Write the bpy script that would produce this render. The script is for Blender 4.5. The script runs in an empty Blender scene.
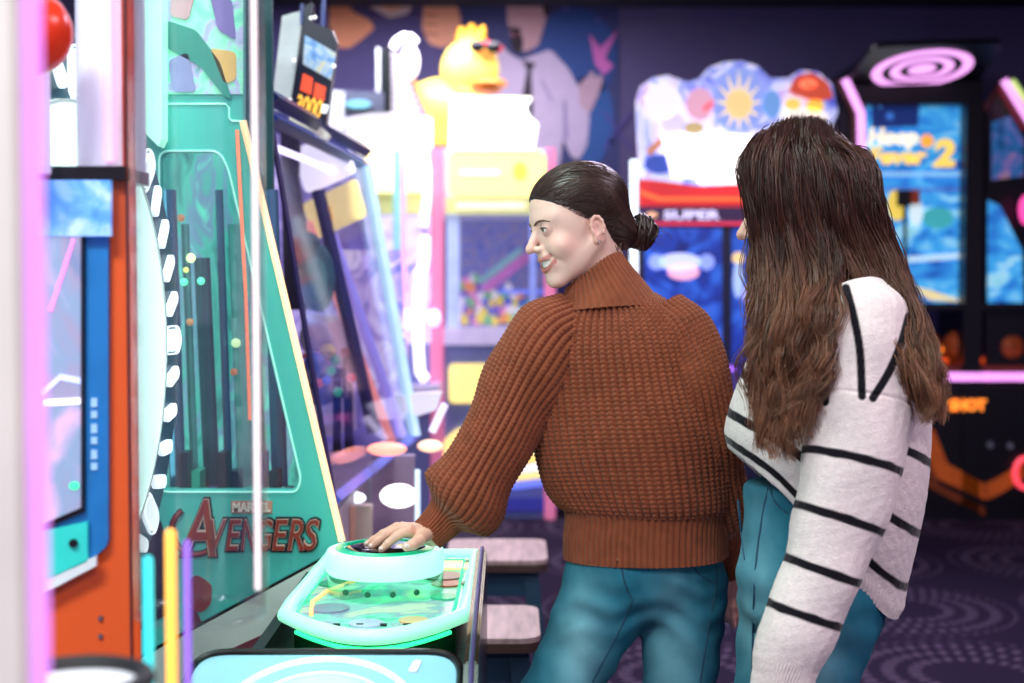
import bpy, bmesh, math, random
import numpy as np
from mathutils import Vector, Matrix
from mathutils.geometry import tessellate_polygon
random.seed(11)
rng = np.random.default_rng(11)
PI = math.pi
scene = bpy.context.scene
COL = scene.collection

# ------------------------------------------------------------------ camera
FPX, CAMZ = 1422.2, 1.40
PITCH = math.atan(56.5 / FPX)
cam_d = bpy.data.cameras.new('camera')
cam_d.lens, cam_d.sensor_width = 50.0, 36.0
cam_d.clip_start = 0.05
cam_d.dof.use_dof = True
cam_d.dof.focus_distance = 2.55
cam_d.dof.aperture_fstop = 2.6
cam = bpy.data.objects.new('camera', cam_d)
COL.objects.link(cam)
cam.location = (0, 0, CAMZ)
cam.rotation_euler = (PI / 2 - PITCH, 0, 0)
scene.camera = cam

# ------------------------------------------------------------------ world, light, exposure
world = bpy.data.worlds.new('world')
scene.world = world
world.use_nodes = True
world.node_tree.nodes['Background'].inputs[0].default_value = (0.62, 0.50, 0.78, 1)
world.node_tree.nodes['Background'].inputs[1].default_value = 0.75
vs = scene.view_settings
vs.view_transform = 'Standard'
vs.look = 'None'
vs.exposure = 0.0
vs.gamma = 1.0
vs.use_curve_mapping = False
# unseen ceiling panels added as fill light: (x, y, z, size_x, size_y, watts, colour)
CEILING_FILL = [
    (0.9, -0.9, 3.16, 1.2, 0.6, 95, (1.0, 0.90, 0.93)),
    (-1.1, 0.2, 3.16, 1.2, 0.6, 100, (0.88, 1.0, 0.97)),
    (2.3, 2.0, 3.16, 0.6, 1.2, 50, (1.0, 0.82, 0.96)),
    (-0.4, 2.3, 3.16, 0.6, 0.6, 30, (0.80, 1.0, 0.92)),
    (0.9, 4.6, 3.16, 1.2, 0.6, 70, (0.86, 0.74, 1.0)),
    (-0.6, 8.0, 3.16, 1.8, 0.6, 75, (0.92, 0.86, 1.0)),
]

def P(px, py, Y):
    """point of the place that stands at distance Y and is seen at pixel px, py"""
    u, v = (px - 512.0) / FPX, (341.5 - py) / FPX
    dy = math.cos(PITCH) + v * math.sin(PITCH)
    dz = -math.sin(PITCH) + v * math.cos(PITCH)
    t = Y / dy
    return np.array((u * t, Y, CAMZ + dz * t))

def lin(h):
    h = h.lstrip('#')
    c = [int(h[i:i + 2], 16) / 255 for i in (0, 2, 4)]
    return tuple(x / 12.92 if x <= 0.04045 else ((x + 0.055) / 1.055) ** 2.4 for x in c)

# ------------------------------------------------------------------ materials
MATS = {}
def mat(name, col, rough=0.5, metal=0.0, emit=0.0, ecol=None, var=0.10, scale=14.0, bump=0.0, bscale=120.0,
        clear=0.0, attr=False, sss=0.0, spec=0.5, sheen=0.0, stretch=None, coat=0.0):
    if name in MATS: return MATS[name]
    if isinstance(col, str): col = lin(col)
    m = bpy.data.materials.new(name); m.use_nodes = True
    nt = m.node_tree; nd = nt.nodes; lk = nt.links
    b = nd['Principled BSDF']
    tc = nd.new('ShaderNodeTexCoord')
    src = tc.outputs['Object']
    if stretch:
        mp = nd.new('ShaderNodeMapping'); mp.inputs['Scale'].default_value = stretch
        lk.new(src, mp.inputs[0]); src = mp.outputs[0]
    nz = nd.new('ShaderNodeTexNoise'); nz.inputs['Scale'].default_value = scale; nz.inputs['Detail'].default_value = 3
    lk.new(src, nz.inputs['Vector'])
    rp = nd.new('ShaderNodeMapRange'); rp.inputs[1].default_value = 0.3; rp.inputs[2].default_value = 0.7
    rp.inputs[3].default_value = 1 - var; rp.inputs[4].default_value = 1 + var
    lk.new(nz.outputs['Fac'], rp.inputs[0])
    mx = nd.new('ShaderNodeMix'); mx.data_type = 'RGBA'; mx.blend_type = 'MULTIPLY'; mx.inputs[0].default_value = 1
    if attr:
        at = nd.new('ShaderNodeAttribute'); at.attribute_name = 'col'
        lk.new(at.outputs['Color'], mx.inputs[6])
    else:
        mx.inputs[6].default_value = (*col, 1)
    lk.new(rp.outputs[0], mx.inputs[7])
    lk.new(mx.outputs[2], b.inputs['Base Color'])
    b.inputs['Roughness'].default_value = rough
    b.inputs['Metallic'].default_value = metal
    b.inputs['Specular IOR Level'].default_value = spec
    if coat: b.inputs['Coat Weight'].default_value = coat
    if sheen:
        b.inputs['Sheen Weight'].default_value = sheen; b.inputs['Sheen Roughness'].default_value = 0.4
    if sss:
        b.inputs['Subsurface Weight'].default_value = sss
        b.inputs['Subsurface Radius'].default_value = (0.012, 0.005, 0.003)
        b.inputs['Subsurface Scale'].default_value = 1.0
    if emit:
        b.inputs['Emission Strength'].default_value = emit
        if ecol is None: lk.new(mx.outputs[2], b.inputs['Emission Color'])
        else: b.inputs['Emission Color'].default_value = (*(lin(ecol) if isinstance(ecol, str) else ecol), 1)
    if bump:
        n2 = nd.new('ShaderNodeTexNoise'); n2.inputs['Scale'].default_value = bscale; n2.inputs['Detail'].default_value = 4
        lk.new(src, n2.inputs['Vector'])
        bp = nd.new('ShaderNodeBump'); bp.inputs['Strength'].default_value = bump; bp.inputs['Distance'].default_value = 0.004
        lk.new(n2.outputs['Fac'], bp.inputs['Height']); lk.new(bp.outputs[0], b.inputs['Normal'])
    MATS[name] = m
    return m

def glow(name, col, s, var=0.04):
    """a lamp, tube or lit sign: gives off light"""
    return mat(name, col, rough=0.35, emit=s, var=var)

def glass(name, tint=(0.96, 1.0, 0.99), refl=0.06, edge=0.55):
    """thin clear acrylic or glass sheet"""
    if name in MATS: return MATS[name]
    m = bpy.data.materials.new(name); m.use_nodes = True
    nt = m.node_tree; nd = nt.nodes; lk = nt.links
    nd.remove(nd['Principled BSDF']); out = nd['Material Output']
    tr = nd.new('ShaderNodeBsdfTransparent'); tr.inputs[0].default_value = (*tint, 1)
    gl = nd.new('ShaderNodeBsdfGlossy'); gl.inputs['Roughness'].default_value = 0.06
    lw = nd.new('ShaderNodeLayerWeight'); lw.inputs['Blend'].default_value = 0.35
    mr = nd.new('ShaderNodeMapRange'); mr.inputs[3].default_value = refl; mr.inputs[4].default_value = edge
    lk.new(lw.outputs['Facing'], mr.inputs[0])
    nz = nd.new('ShaderNodeTexNoise'); nz.inputs['Scale'].default_value = 6
    bp = nd.new('ShaderNodeBump'); bp.inputs['Strength'].default_value = 0.05
    lk.new(nz.outputs['Fac'], bp.inputs['Height']); lk.new(bp.outputs[0], gl.inputs['Normal'])
    mx = nd.new('ShaderNodeMixShader')
    lk.new(mr.outputs[0], mx.inputs[0]); lk.new(tr.outputs[0], mx.inputs[1]); lk.new(gl.outputs[0], mx.inputs[2])
    lk.new(mx.outputs[0], out.inputs['Surface'])
    MATS[name] = m
    return m

def screen(name, stops, s, scale=3.0, detail=4.0, dist=1.5, stretch=(1, 1, 1)):
    """a lit display or backlit print: colours mixed by noise"""
    if name in MATS: return MATS[name]
    m = bpy.data.materials.new(name); m.use_nodes = True
    nt = m.node_tree; nd = nt.nodes; lk = nt.links; b = nd['Principled BSDF']
    tc = nd.new('ShaderNodeTexCoord')
    mp = nd.new('ShaderNodeMapping'); mp.inputs['Scale'].default_value = stretch
    lk.new(tc.outputs['Object'], mp.inputs[0])
    nz = nd.new('ShaderNodeTexNoise'); nz.inputs['Scale'].default_value = scale; nz.inputs['Detail'].default_value = detail
    nz.inputs['Distortion'].default_value = dist
    lk.new(mp.outputs[0], nz.inputs['Vector'])
    cr = nd.new('ShaderNodeValToRGB'); el = cr.color_ramp.elements
    while len(el) < len(stops): el.new(0.5)
    for e, (p, c) in zip(el, stops): e.position = p; e.color = (*lin(c), 1)
    lk.new(nz.outputs['Fac'], cr.inputs[0])
    lk.new(cr.outputs[0], b.inputs['Base Color']); lk.new(cr.outputs[0], b.inputs['Emission Color'])
    b.inputs['Emission Strength'].default_value = s
    b.inputs['Roughness'].default_value = 0.25
    MATS[name] = m
    return m

# ------------------------------------------------------------------ objects
ORG = {}            # world origin of every object built
def register(o, world_org, parent):
    par = ORG[parent.name] if parent is not None else np.zeros(3)
    o.parent = parent
    o.location = tuple(np.asarray(world_org) - par)
    ORG[o.name] = np.asarray(world_org, float)

def tag(o, label=None, cat=None, group=None, kind=None):
    if label: o['label'] = label
    if cat: o['category'] = cat
    if group: o['group'] = group
    if kind: o['kind'] = kind
    return o

def thing(name, label, cat, loc, group=None):
    o = bpy.data.objects.new(name, None); COL.objects.link(o)
    o.empty_display_size = 0.1
    register(o, loc, None)
    return tag(o, label, cat, group)

def mesh_np(name, V, faces, m=None, parent=None, smooth=True, col=None, uv=None):
    """V (n,3) in world metres; faces: list of int arrays (k,3) or (k,4)"""
    V = np.asarray(V, dtype=np.float64)
    c = (V.min(0) + V.max(0)) / 2
    me = bpy.data.meshes.new(name)
    if not isinstance(faces, list): faces = [faces]
    faces = [np.asarray(f, dtype=np.int32) for f in faces if len(f)]
    me.vertices.add(len(V)); me.vertices.foreach_set('co', (V - c).astype(np.float32).ravel())
    nl = sum(f.size for f in faces); npoly = sum(len(f) for f in faces)
    me.loops.add(nl); me.polygons.add(npoly)
    me.loops.foreach_set('vertex_index', np.concatenate([f.ravel() for f in faces]))
    tot = np.concatenate([np.full(len(f), f.shape[1], np.int32) for f in faces])
    me.polygons.foreach_set('loop_start', np.concatenate(([0], np.cumsum(tot)[:-1])).astype(np.int32))
    me.polygons.foreach_set('use_smooth', np.full(npoly, smooth, dtype=bool))
    me.update(calc_edges=True)
    if col is not None:
        a = me.attributes.new('col', 'FLOAT_COLOR', 'POINT')
        cc = np.ones((len(V), 4), np.float32); cc[:, :3] = col
        a.data.foreach_set('color', cc.ravel())
    me.validate()
    if m: me.materials.append(m)
    o = bpy.data.objects.new(name, me); COL.objects.link(o)
    register(o, c, parent)
    return o

class MB:
    """collects shapes in world metres; build() links them as one mesh"""
    def __init__(s): s.v = []; s.f = []
    def _add(s, vs, fs):
        n = len(s.v); s.v += [tuple(map(float, p)) for p in vs]; s.f += [tuple(n + i for i in f) for f in fs]; return s
    def box(s, x0, x1, y0, y1, z0, z1):
        return s._add([(x, y, z) for z in (z0, z1) for y in (y0, y1) for x in (x0, x1)],
                      [(0, 2, 3, 1), (4, 5, 7, 6), (0, 1, 5, 4), (1, 3, 7, 5), (3, 2, 6, 7), (2, 0, 4, 6)])
    def prism(s, pts, vec):
        """closed polygon (3D points, one plane) pushed along vec"""
        n = len(pts); pts = [np.asarray(p, float) for p in pts]; vec = np.asarray(vec, float)
        return s._add(pts + [p + vec for p in pts],
                      [tuple(range(n))[::-1], tuple(range(n, 2 * n))] + [(i, (i + 1) % n, n + (i + 1) % n, n + i) for i in range(n)])
    def holed(s, outer, hole, vec):
        """polygon with a hole, pushed along vec"""
        vec = np.asarray(vec, float); A = [Vector(p) for p in outer]; B = [Vector(p) for p in hole]
        tris = tessellate_polygon([A, B]); pts = [np.array(p) for p in A + B]; n = len(pts); na = len(A)
        side = []
        for o, k in ((0, na), (na, len(B))):
            side += [(o + i, o + (i + 1) % k, n + o + (i + 1) % k, n + o + i) for i in range(k)]
        return s._add(pts + [p + vec for p in pts], [t for t in tris] + [tuple(n + i for i in t[::-1]) for t in tris] + side)
    def tube(s, pts, r, n=10, closed=False):
        pts = [np.asarray(p, float) for p in pts]; K = len(pts)
        rs = r if hasattr(r, '__len__') else [r] * K
        vs = []; prev = None
        for i, p in enumerate(pts):
            a = pts[(i - 1) % K] if (closed or i > 0) else p
            b = pts[(i + 1) % K] if (closed or i < K - 1) else p
            t = b - a; t /= np.linalg.norm(t) + 1e-12
            if prev is None:
                ref = np.array((0, 0, 1.0)) if abs(t[2]) < 0.9 else np.array((1.0, 0, 0))
                u = np.cross(t, ref)
            else: u = prev - t * np.dot(prev, t)
            u /= np.linalg.norm(u) + 1e-12; w = np.cross(t, u); prev = u
            vs += [p + rs[i] * (math.cos(2 * PI * k / n) * u + math.sin(2 * PI * k / n) * w) for k in range(n)]
        fs = []
        for i in range(K if closed else K - 1):
            j = (i + 1) % K
            fs += [(i * n + k, i * n + (k + 1) % n, j * n + (k + 1) % n, j * n + k) for k in range(n)]
        if not closed: fs += [tuple(range(n))[::-1], tuple(range((K - 1) * n, K * n))]
        return s._add(vs, fs)
    def lathe(s, c, prof, n=24, ax=(0, 0, 1), ref=(1, 0, 0), cap=True):
        """prof: (radius, height) pairs about axis ax at c"""
        c = np.asarray(c, float); ax = np.asarray(ax, float) / np.linalg.norm(ax)
        u = np.asarray(ref, float); u = u - ax * np.dot(u, ax); u /= np.linalg.norm(u); w = np.cross(ax, u)
        vs = [c + h * ax + r * (math.cos(2 * PI * k / n) * u + math.sin(2 * PI * k / n) * w) for r, h in prof for k in range(n)]
        fs = []
        for i in range(len(prof) - 1):
            fs += [(i * n + k, i * n + (k + 1) % n, (i + 1) * n + (k + 1) % n, (i + 1) * n + k) for k in range(n)]
        if cap: fs += [tuple(range(n))[::-1], tuple(range((len(prof) - 1) * n, len(prof) * n))]
        return s._add(vs, fs)
    def ball(s, c, r, n=16, m=10, rot=None):
        r = np.asarray(r if hasattr(r, '__len__') else (r, r, r), float); c = np.asarray(c, float)
        R = np.eye(3) if rot is None else rot
        vs = [c + R @ (r * np.array((math.sin(PI * i / m) * math.cos(2 * PI * k / n), math.sin(PI * i / m) * math.sin(2 * PI * k / n), math.cos(PI * i / m))))
              for i in range(1, m) for k in range(n)]
        fs = [(i * n + k, (i + 1) * n + k, (i + 1) * n + (k + 1) % n, i * n + (k + 1) % n) for i in range(m - 2) for k in range(n)]
        vs += [c + R @ np.array((0, 0, r[2])), c - R @ np.array((0, 0, r[2]))]; t = len(vs) - 2; q = (m - 2) * n
        fs += [(t, k, (k + 1) % n) for k in range(n)] + [(t + 1, q + (k + 1) % n, q + k) for k in range(n)]
        return s._add(vs, fs)
    def build(s, name, m, parent=None, smooth=False, bevel=0.0):
        V = np.array(s.v); c = (V.min(0) + V.max(0)) / 2
        me = bpy.data.meshes.new(name); me.from_pydata([tuple(p) for p in V - c], [], s.f)
        bm = bmesh.new(); bm.from_mesh(me); bmesh.ops.recalc_face_normals(bm, faces=bm.faces)
        if bevel: bmesh.ops.bevel(bm, geom=list(bm.edges), offset=bevel, segments=2, affect='EDGES', clamp_overlap=True)
        for f in bm.faces: f.smooth = smooth
        if smooth:
            for e in bm.edges:
                if len(e.link_faces) == 2 and e.calc_face_angle(0) > 0.75: e.smooth = False
        bm.to_mesh(me); bm.free()
        me.materials.append(m)
        o = bpy.data.objects.new(name, me); COL.objects.link(o)
        register(o, c, parent)
        return o

def poly(pts, Y): return [P(x, y, Y) for x, y in pts]
def rpoly(x0, y0, x1, y1, r, n=5):
    """rounded rectangle outline in plan units"""
    out = []
    for cx, cy, a in ((x1 - r, y0 + r, -90), (x1 - r, y1 - r, 0), (x0 + r, y1 - r, 90), (x0 + r, y0 + r, 180)):
        out += [(cx + r * math.cos(math.radians(a + 90 * i / n)), cy + r * math.sin(math.radians(a + 90 * i / n))) for i in range(n + 1)]
    return out
def roundc(pts, r, n=4):
    """round the corners of a 2D polygon"""
    out = []; K = len(pts)
    for i in range(K):
        a, b, c = (np.array(pts[j % K], float) for j in (i - 1, i, i + 1))
        u = a - b; v = c - b; rr = min(r, np.linalg.norm(u) * .45, np.linalg.norm(v) * .45)
        p0 = b + u / np.linalg.norm(u) * rr; p1 = b + v / np.linalg.norm(v) * rr
        for k in range(n + 1):
            t = k / n; out.append(tuple((1 - t) ** 2 * p0 + 2 * t * (1 - t) * b + t * t * p1))
    return out
def slab(name, pts, Y, th, m, parent=None, smooth=False, bevel=0):
    """upright board of thickness th facing the aisle, its front at distance Y"""
    return MB().prism(poly(pts, Y), (0, th, 0)).build(name, m, parent, smooth, bevel)
def rect(x0, y0, x1, y1): return [(x0, y0), (x1, y0), (x1, y1), (x0, y1)]
def oval(cx, cy, rx, ry, n=20): return [(cx + rx * math.cos(2 * PI * k / n), cy + ry * math.sin(2 * PI * k / n)) for k in range(n)]

def text(name, s, m, parent, center, width, height, depth=0.004, axes=None, shear=0.0, bold=0.0, rot=0.0):
    """raised lettering fitted to width x height about center; axes = (right, up, towards the viewer)"""
    cu = bpy.data.curves.new(name, 'FONT'); cu.body = s; cu.shear = shear; cu.offset = bold; cu.extrude = 0.5; cu.resolution_u = 3
    tmp = bpy.data.objects.new(name, cu); COL.objects.link(tmp)
    dg = bpy.context.evaluated_depsgraph_get()
    me0 = bpy.data.meshes.new_from_object(tmp.evaluated_get(dg))
    V = np.array([v.co[:] for v in me0.vertices]); F = [tuple(p.vertices) for p in me0.polygons]
    bpy.data.objects.remove(tmp); bpy.data.curves.remove(cu); bpy.data.meshes.remove(me0)
    lo, hi = V.min(0), V.max(0)
    V = (V - (lo + hi) / 2) / (hi - lo) * np.array((width, height, depth))
    if rot:
        c, q = math.cos(rot), math.sin(rot); V = V @ np.array(((c, q, 0), (-q, c, 0), (0, 0, 1)))
    R, U, N = [np.asarray(a, float) for a in (axes or ((1, 0, 0), (0, 0, 1), (0, -1, 0)))]
    W = np.asarray(center) + V[:, :1] * R + V[:, 1:2] * U + V[:, 2:3] * N
    b = MB(); b._add(W, F)
    return b.build(name, m, parent)
# ------------------------------------------------------------------ the room
def carpet():
    m = bpy.data.materials.new('carpet'); m.use_nodes = True
    nt = m.node_tree; nd = nt.nodes; lk = nt.links; b = nd['Principled BSDF']
    tc = nd.new('ShaderNodeTexCoord')
    def arcs(off, size):
        mp = nd.new('ShaderNodeMapping'); mp.inputs['Location'].default_value = off; mp.inputs['Scale'].default_value = (1 / size,) * 3
        lk.new(tc.outputs['Object'], mp.inputs[0])
        fr = nd.new('ShaderNodeVectorMath'); fr.operation = 'FRACTION'; lk.new(mp.outputs[0], fr.inputs[0])
        sb = nd.new('ShaderNodeVectorMath'); sb.operation = 'SUBTRACT'; sb.inputs[1].default_value = (0.5, 0.5, 0); lk.new(fr.outputs[0], sb.inputs[0])
        sx = nd.new('ShaderNodeSeparateXYZ'); lk.new(sb.outputs[0], sx.inputs[0])
        def M(op, a, c=None):
            q = nd.new('ShaderNodeMath'); q.operation = op
            for i, x in enumerate((a, c)):
                if x is None: continue
                if isinstance(x, (int, float)): q.inputs[i].default_value = x
                else: lk.new(x, q.inputs[i])
            return q.outputs[0]
        x, y = sx.outputs[0], sx.outputs[1]
        r = M('SQRT', M('ADD', M('MULTIPLY', x, x), M('MULTIPLY', y, y)))
        a = M('ARCTAN2', y, x)
        ring = M('FLOOR', M('MULTIPLY', r, 11))
        rs = M('GREATER_THAN', M('SINE', M('MULTIPLY', r, 11 * 2 * PI)), 0.0)
        n = M('ADD', M('MULTIPLY', ring, 9), 8)
        ds = M('GREATER_THAN', M('SINE', M('MULTIPLY', a, n)), 0.05)
        ok = M('MULTIPLY', M('LESS_THAN', r, 0.47), M('GREATER_THAN', r, 0.16))
        return M('MULTIPLY', M('MULTIPLY', rs, ds), ok), M
    d1, M = arcs((0.1, 0.3, 0), 1.05)
    nz = nd.new('ShaderNodeTexNoise'); nz.inputs['Scale'].default_value = 260
    lk.new(tc.outputs['Object'], nz.inputs['Vector'])
    fac = M('MULTIPLY', d1, M('ADD', M('MULTIPLY', nz.outputs['Fac'], 0.9), 0.3))
    mx = nd.new('ShaderNodeMix'); mx.data_type = 'RGBA'
    lk.new(fac, mx.inputs[0]); mx.inputs[6].default_value = (*lin('#2b2238'), 1); mx.inputs[7].default_value = (*lin('#6e5e76'), 1)
    lk.new(mx.outputs[2], b.inputs['Base Color'])
    b.inputs['Roughness'].default_value = 0.95; b.inputs['Specular IOR Level'].default_value = 0.1
    bp = nd.new('ShaderNodeBump'); bp.inputs['Strength'].default_value = 0.5; bp.inputs['Distance'].default_value = 0.006
    lk.new(nz.outputs['Fac'], bp.inputs['Height']); lk.new(bp.outputs[0], b.inputs['Normal'])
    return m
M_WALL = mat('wall_navy', '#5f5884', 0.85, var=0.05, scale=2, bump=0.1, bscale=60)
M_CEIL = mat('ceiling_dark', '#1d1b2c', 0.9, var=0.06, scale=3)
tag(MB().box(-2.7, 5.2, -1.8, 9.4, -0.05, 0).build('floor', carpet()), 'dark purple carpet with rings of pale dots', 'floor', kind='structure')
tag(MB().box(-2.7, 5.2, 9.3, 9.4, 0, 3.2).build('wall_back', M_WALL), 'dark navy back wall', 'wall', kind='structure')
tag(MB().box(-2.8, -2.7, -1.8, 9.4, 0, 3.2).build('wall_left', M_WALL), 'dark navy side wall behind the machines', 'wall', kind='structure')
tag(MB().box(5.2, 5.3, -1.8, 9.4, 0, 3.2).build('wall_right', M_WALL), 'dark navy side wall opposite the machines', 'wall', kind='structure')
tag(MB().box(-2.7, 5.2, -1.8, 9.4, 3.2, 3.25).build('ceiling', M_CEIL), 'dark ceiling of the arcade', 'ceiling', kind='structure')
tag(MB().box(-2.7, 5.2, 9.275, 9.3, 0, 0.10).build('baseboard_back', mat('skirting', '#15131f', 0.6)), 'dark baseboard of the back wall', 'baseboard', kind='structure')

for i, (x, y, z, sx, sy, w, c) in enumerate(CEILING_FILL):
    where = ('behind the camera on the right', 'above the camera on the left', 'over the right aisle', 'above the button console', 'over the middle aisle', 'near the mural wall')[i]
    t = thing('ceiling_fill_light', 'unseen flat ceiling lamp added as fill ' + where, 'ceiling lamp', (x, y, 3.2), 'ceiling fill lamps')
    MB().box(x - sx / 2 - .03, x + sx / 2 + .03, y - sy / 2 - .03, y + sy / 2 + .03, 3.17, 3.2).build('frame', mat('lamp_frame', '#dddddd', 0.4), t)
    MB().box(x - sx / 2, x + sx / 2, y - sy / 2, y + sy / 2, 3.165, 3.172).build('diffuser', glow('diffuser_%d' % i, c, 1.0), t)
    L = bpy.data.lights.new('ceiling_fill_light', 'AREA'); L.shape = 'RECTANGLE'; L.size = sx; L.size_y = sy; L.energy = w; L.color = c
    lo = bpy.data.objects.new('lamp_source', L); COL.objects.link(lo)
    register(lo, (x, y, z), t)

# ------------------------------------------------------------------ mural print on the back wall
YM = 9.296
mu = thing('wall_mural', 'cartoon wall mural of a man in shirt and tie and thumbs-up hands on blue', 'mural', P(430, 120, YM) * (1, 1, 0) + (0, 0, 1.2))
def art(name, pts, col, k, parent=mu, r=4):
    return slab(name, roundc(pts, r) if r else pts, YM - 0.004 * k, 0.004, mat('print_' + col.lstrip('#'), col, 0.7, var=0.05), parent)
art('backdrop', [(150, -40), (619, -40), (619, 330), (150, 330)], '#3c4278', 1, r=0)
art('shape', oval(395, 60, 78, 70), '#4a4379', 2, r=0)
art('shape', oval(575, 55, 42, 48), '#2c4d92', 2, r=0)
art('shape', oval(590, 120, 24, 45), '#2f5ca3', 2, r=0)
art('shape', oval(300, 35, 30, 50), '#5a5590', 2, r=0)
for x, y, q in ((622 - 12, 140, 1), (604, 170, 1), (598, 20, 0), (566, 8, 0)):
    art('dot', oval(x, y, 4, 4, 10), '#4c55a0', 3, r=0)
art('thumbs_up_hand', [(330, -30), (329, 26), (338, 48), (350, 48), (361, 40), (375, 28), (370, 20), (350, 10), (346, -30)], '#e89a74', 3)
art('thumbs_up_hand', [(423, 9), (429, -6), (432, -30), (446, -30), (455, 0), (461, 18), (459, 40), (443, 48), (429, 44), (422, 29)], '#e8a487', 3)
for y in (14, 23, 33): art('finger_crease', [(424, y), (438, y + 1), (438, y + 2.5), (424, y + 1.5)], '#a86a58', 4, r=0)
art('collar', [(360, -30), (368, 6), (390, 18), (408, 14), (420, -10), (420, -30)], '#d9c2c8', 3)
art('neck', [(372, -30), (378, 6), (392, 12), (404, 6), (408, -30)], '#e8a98e', 4)
art('shirt', [(497, 40), (510, 54), (521, 60), (550, 49), (568, 68), (579, 88), (590, 115), (587, 146), (579, 160), (571, 157), (563, 138), (556, 200), (480, 200), (488, 90)], '#c5b6d6', 3)
art('sleeve_fold', [(563, 100), (566, 100), (568, 140), (564, 140)], '#9386b5', 4, r=0)
art('sleeve_fold', [(540, 80), (543, 79), (553, 100), (550, 101)], '#a394c0', 4, r=0)
art('face', [(506, -30), (507, 20), (512, 42), (524, 52), (538, 46), (546, 20), (548, -30)], '#c9a0aa', 4)
art('hair', [(540, -30), (541, 0), (545, 18), (551, 10), (552, -30)], '#2f2434', 5)
art('goatee', [(510, 38), (513, 31), (521, 33), (524, 44), (520, 54), (513, 51)], '#2b1f2c', 5)
art('moustache', [(508, 27), (520, 28), (522, 32), (510, 32)], '#2b1f2c', 5, r=1)
art('mouth', [(511, 33), (518, 34), (517, 37), (512, 37)], '#7a3d4c', 6, r=1)
art('tie', [(522, 60), (536, 63), (531, 71), (533, 112), (529, 125), (522, 98), (527, 70)], '#3a2f45', 5, r=1)
art('raised_hand', [(579, 84), (588, 76), (592, 70), (596, 78), (600, 73), (603, 80), (598, 96), (590, 113), (580, 106)], '#bfa0b5', 4, r=2)
art('spark', [(589, 33), (600, 48), (618, 30), (605, 58), (614, 66), (604, 75), (595, 64)], '#d36fc0', 4, r=0)
for a, c in (((604, 112), (632, 150)), ((632, 112), (604, 150))):
    art('cross_bar', [(a[0] - 1.5, a[1]), (a[0] + 1.5, a[1]), (c[0] + 1.5, c[1]), (c[0] - 1.5, c[1])], '#5a4a9a', 3, r=0)
# ------------------------------------------------------------------ near left: post, orange cabinet, wheel
M_BLACK = mat('black_gloss', '#0b0b10', 0.25, var=0.2, scale=8)
M_DARK = mat('black_matt', '#131318', 0.6, var=0.2, scale=8)
M_STEEL = mat('screw_steel', '#9aa2aa', 0.3, metal=1.0)
YP = 0.92
t = thing('white_post', 'blurred cream white post with pink neon edge at the picture edge', 'post', P(0, 285, YP) * (1, 1, 0))
x0, x1 = P(-80, 0, YP)[0], P(22, 0, YP)[0]
MB().prism([(x0, YP, 0), (x1, YP, 0), (x1 * 1.11, YP + .10, 0), (x0, YP + .10, 0)], (0, 0, 2.6)).build('body', mat('cream_post', '#d4ccc6', 0.5, var=0.04), t, bevel=.006)
MB().prism([(P(22, 0, YP + .02)[0], YP + .02, .05), (P(41, 0, YP + .02)[0], YP + .02, .05), (P(41, 0, YP + .05)[0], YP + .05, .05), (P(22, 0, YP + .05)[0], YP + .05, .05)], (0, 0, 2.55)).build('neon_strip', glow('neon_lilac', '#d892ea', .85), t, bevel=.003)

YO = 1.9
t = thing('orange_cabinet', 'slim orange game cabinet with blue framed screen and clear ball tower', 'arcade machine', P(85, 285, YO) * (1, 1, 0))
xa, xb = -0.655, P(134, 0, YO)[0]
M_OR = mat('orange_laminate', '#ea5c22', 0.35, var=0.05, scale=6)
def skew_box(px0, px1, y0, dpt, z0, z1):
    """upright box whose right side runs along the sight line of the aisle"""
    a, b = P(px0, 0, y0)[0], P(px1, 0, y0)[0]; k = (y0 + dpt) / y0
    return MB().prism([(a, y0, z0), (b, y0, z0), (b * k, y0 + dpt, z0), (max(a * k, -.66), y0 + dpt, z0)], (0, 0, z1 - z0))
skew_box(16, 134, YO, .13, 0, P(0, 176, YO)[2]).build('body', M_OR, t, bevel=.003)
skew_box(121, 134, YO, .06, P(0, 176, YO)[2] - .002, 2.35).build('corner_post', mat('red_orange', '#c23a22', 0.35), t)
MB().box(P(124.5, 0, YO)[0], P(126, 0, YO)[0], YO - .006, YO, 0.3, 2.3).build('seam_strip', mat('seam_dark', '#5c2a30', 0.4), t)
b = slab('blue_panel', roundc([(20, 178), (108, 178), (108, 545), (96, 556), (20, 604)], 6), YO - .012, .012, mat('blue_panel', '#1d78c2', 0.35, var=0.15, scale=10), t)
slab('screen_frame', [(20, 196), (84, 196), (84, 512), (20, 540)], YO - .020, .008, M_BLACK, t)
s = slab('screen', [(20, 236), (80, 236), (80, 508), (20, 534)], YO - .026, .006,
     screen('screen_purple', [(0.3, '#3d6f9c'), (0.45, '#8d86a4'), (0.55, '#7a8fae'), (0.7, '#d9a8cf')], 0.75, 5), t)
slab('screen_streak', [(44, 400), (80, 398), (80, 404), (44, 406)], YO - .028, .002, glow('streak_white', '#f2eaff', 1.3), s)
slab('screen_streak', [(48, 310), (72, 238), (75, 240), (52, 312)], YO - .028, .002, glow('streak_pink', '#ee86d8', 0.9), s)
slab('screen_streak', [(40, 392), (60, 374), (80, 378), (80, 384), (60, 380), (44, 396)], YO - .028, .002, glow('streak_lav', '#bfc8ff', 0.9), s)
slab('screen_dot', oval(74, 486, 5, 4), YO - .028, .002, glow('dot_green', '#40e8a0', 0.9), s)
slab('teal_panel', [(20, 536), (87, 522), (87, 562), (20, 592)], YO - .022, .008, mat('teal_lam', '#2fc9c0', 0.35, emit=0.25), t)
MB().lathe(P(74, 543, YO - .023), [(.006, 0), (.006, .004)], 10, (0, -1, 0)).build('keyhole', M_BLACK, t)
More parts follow.
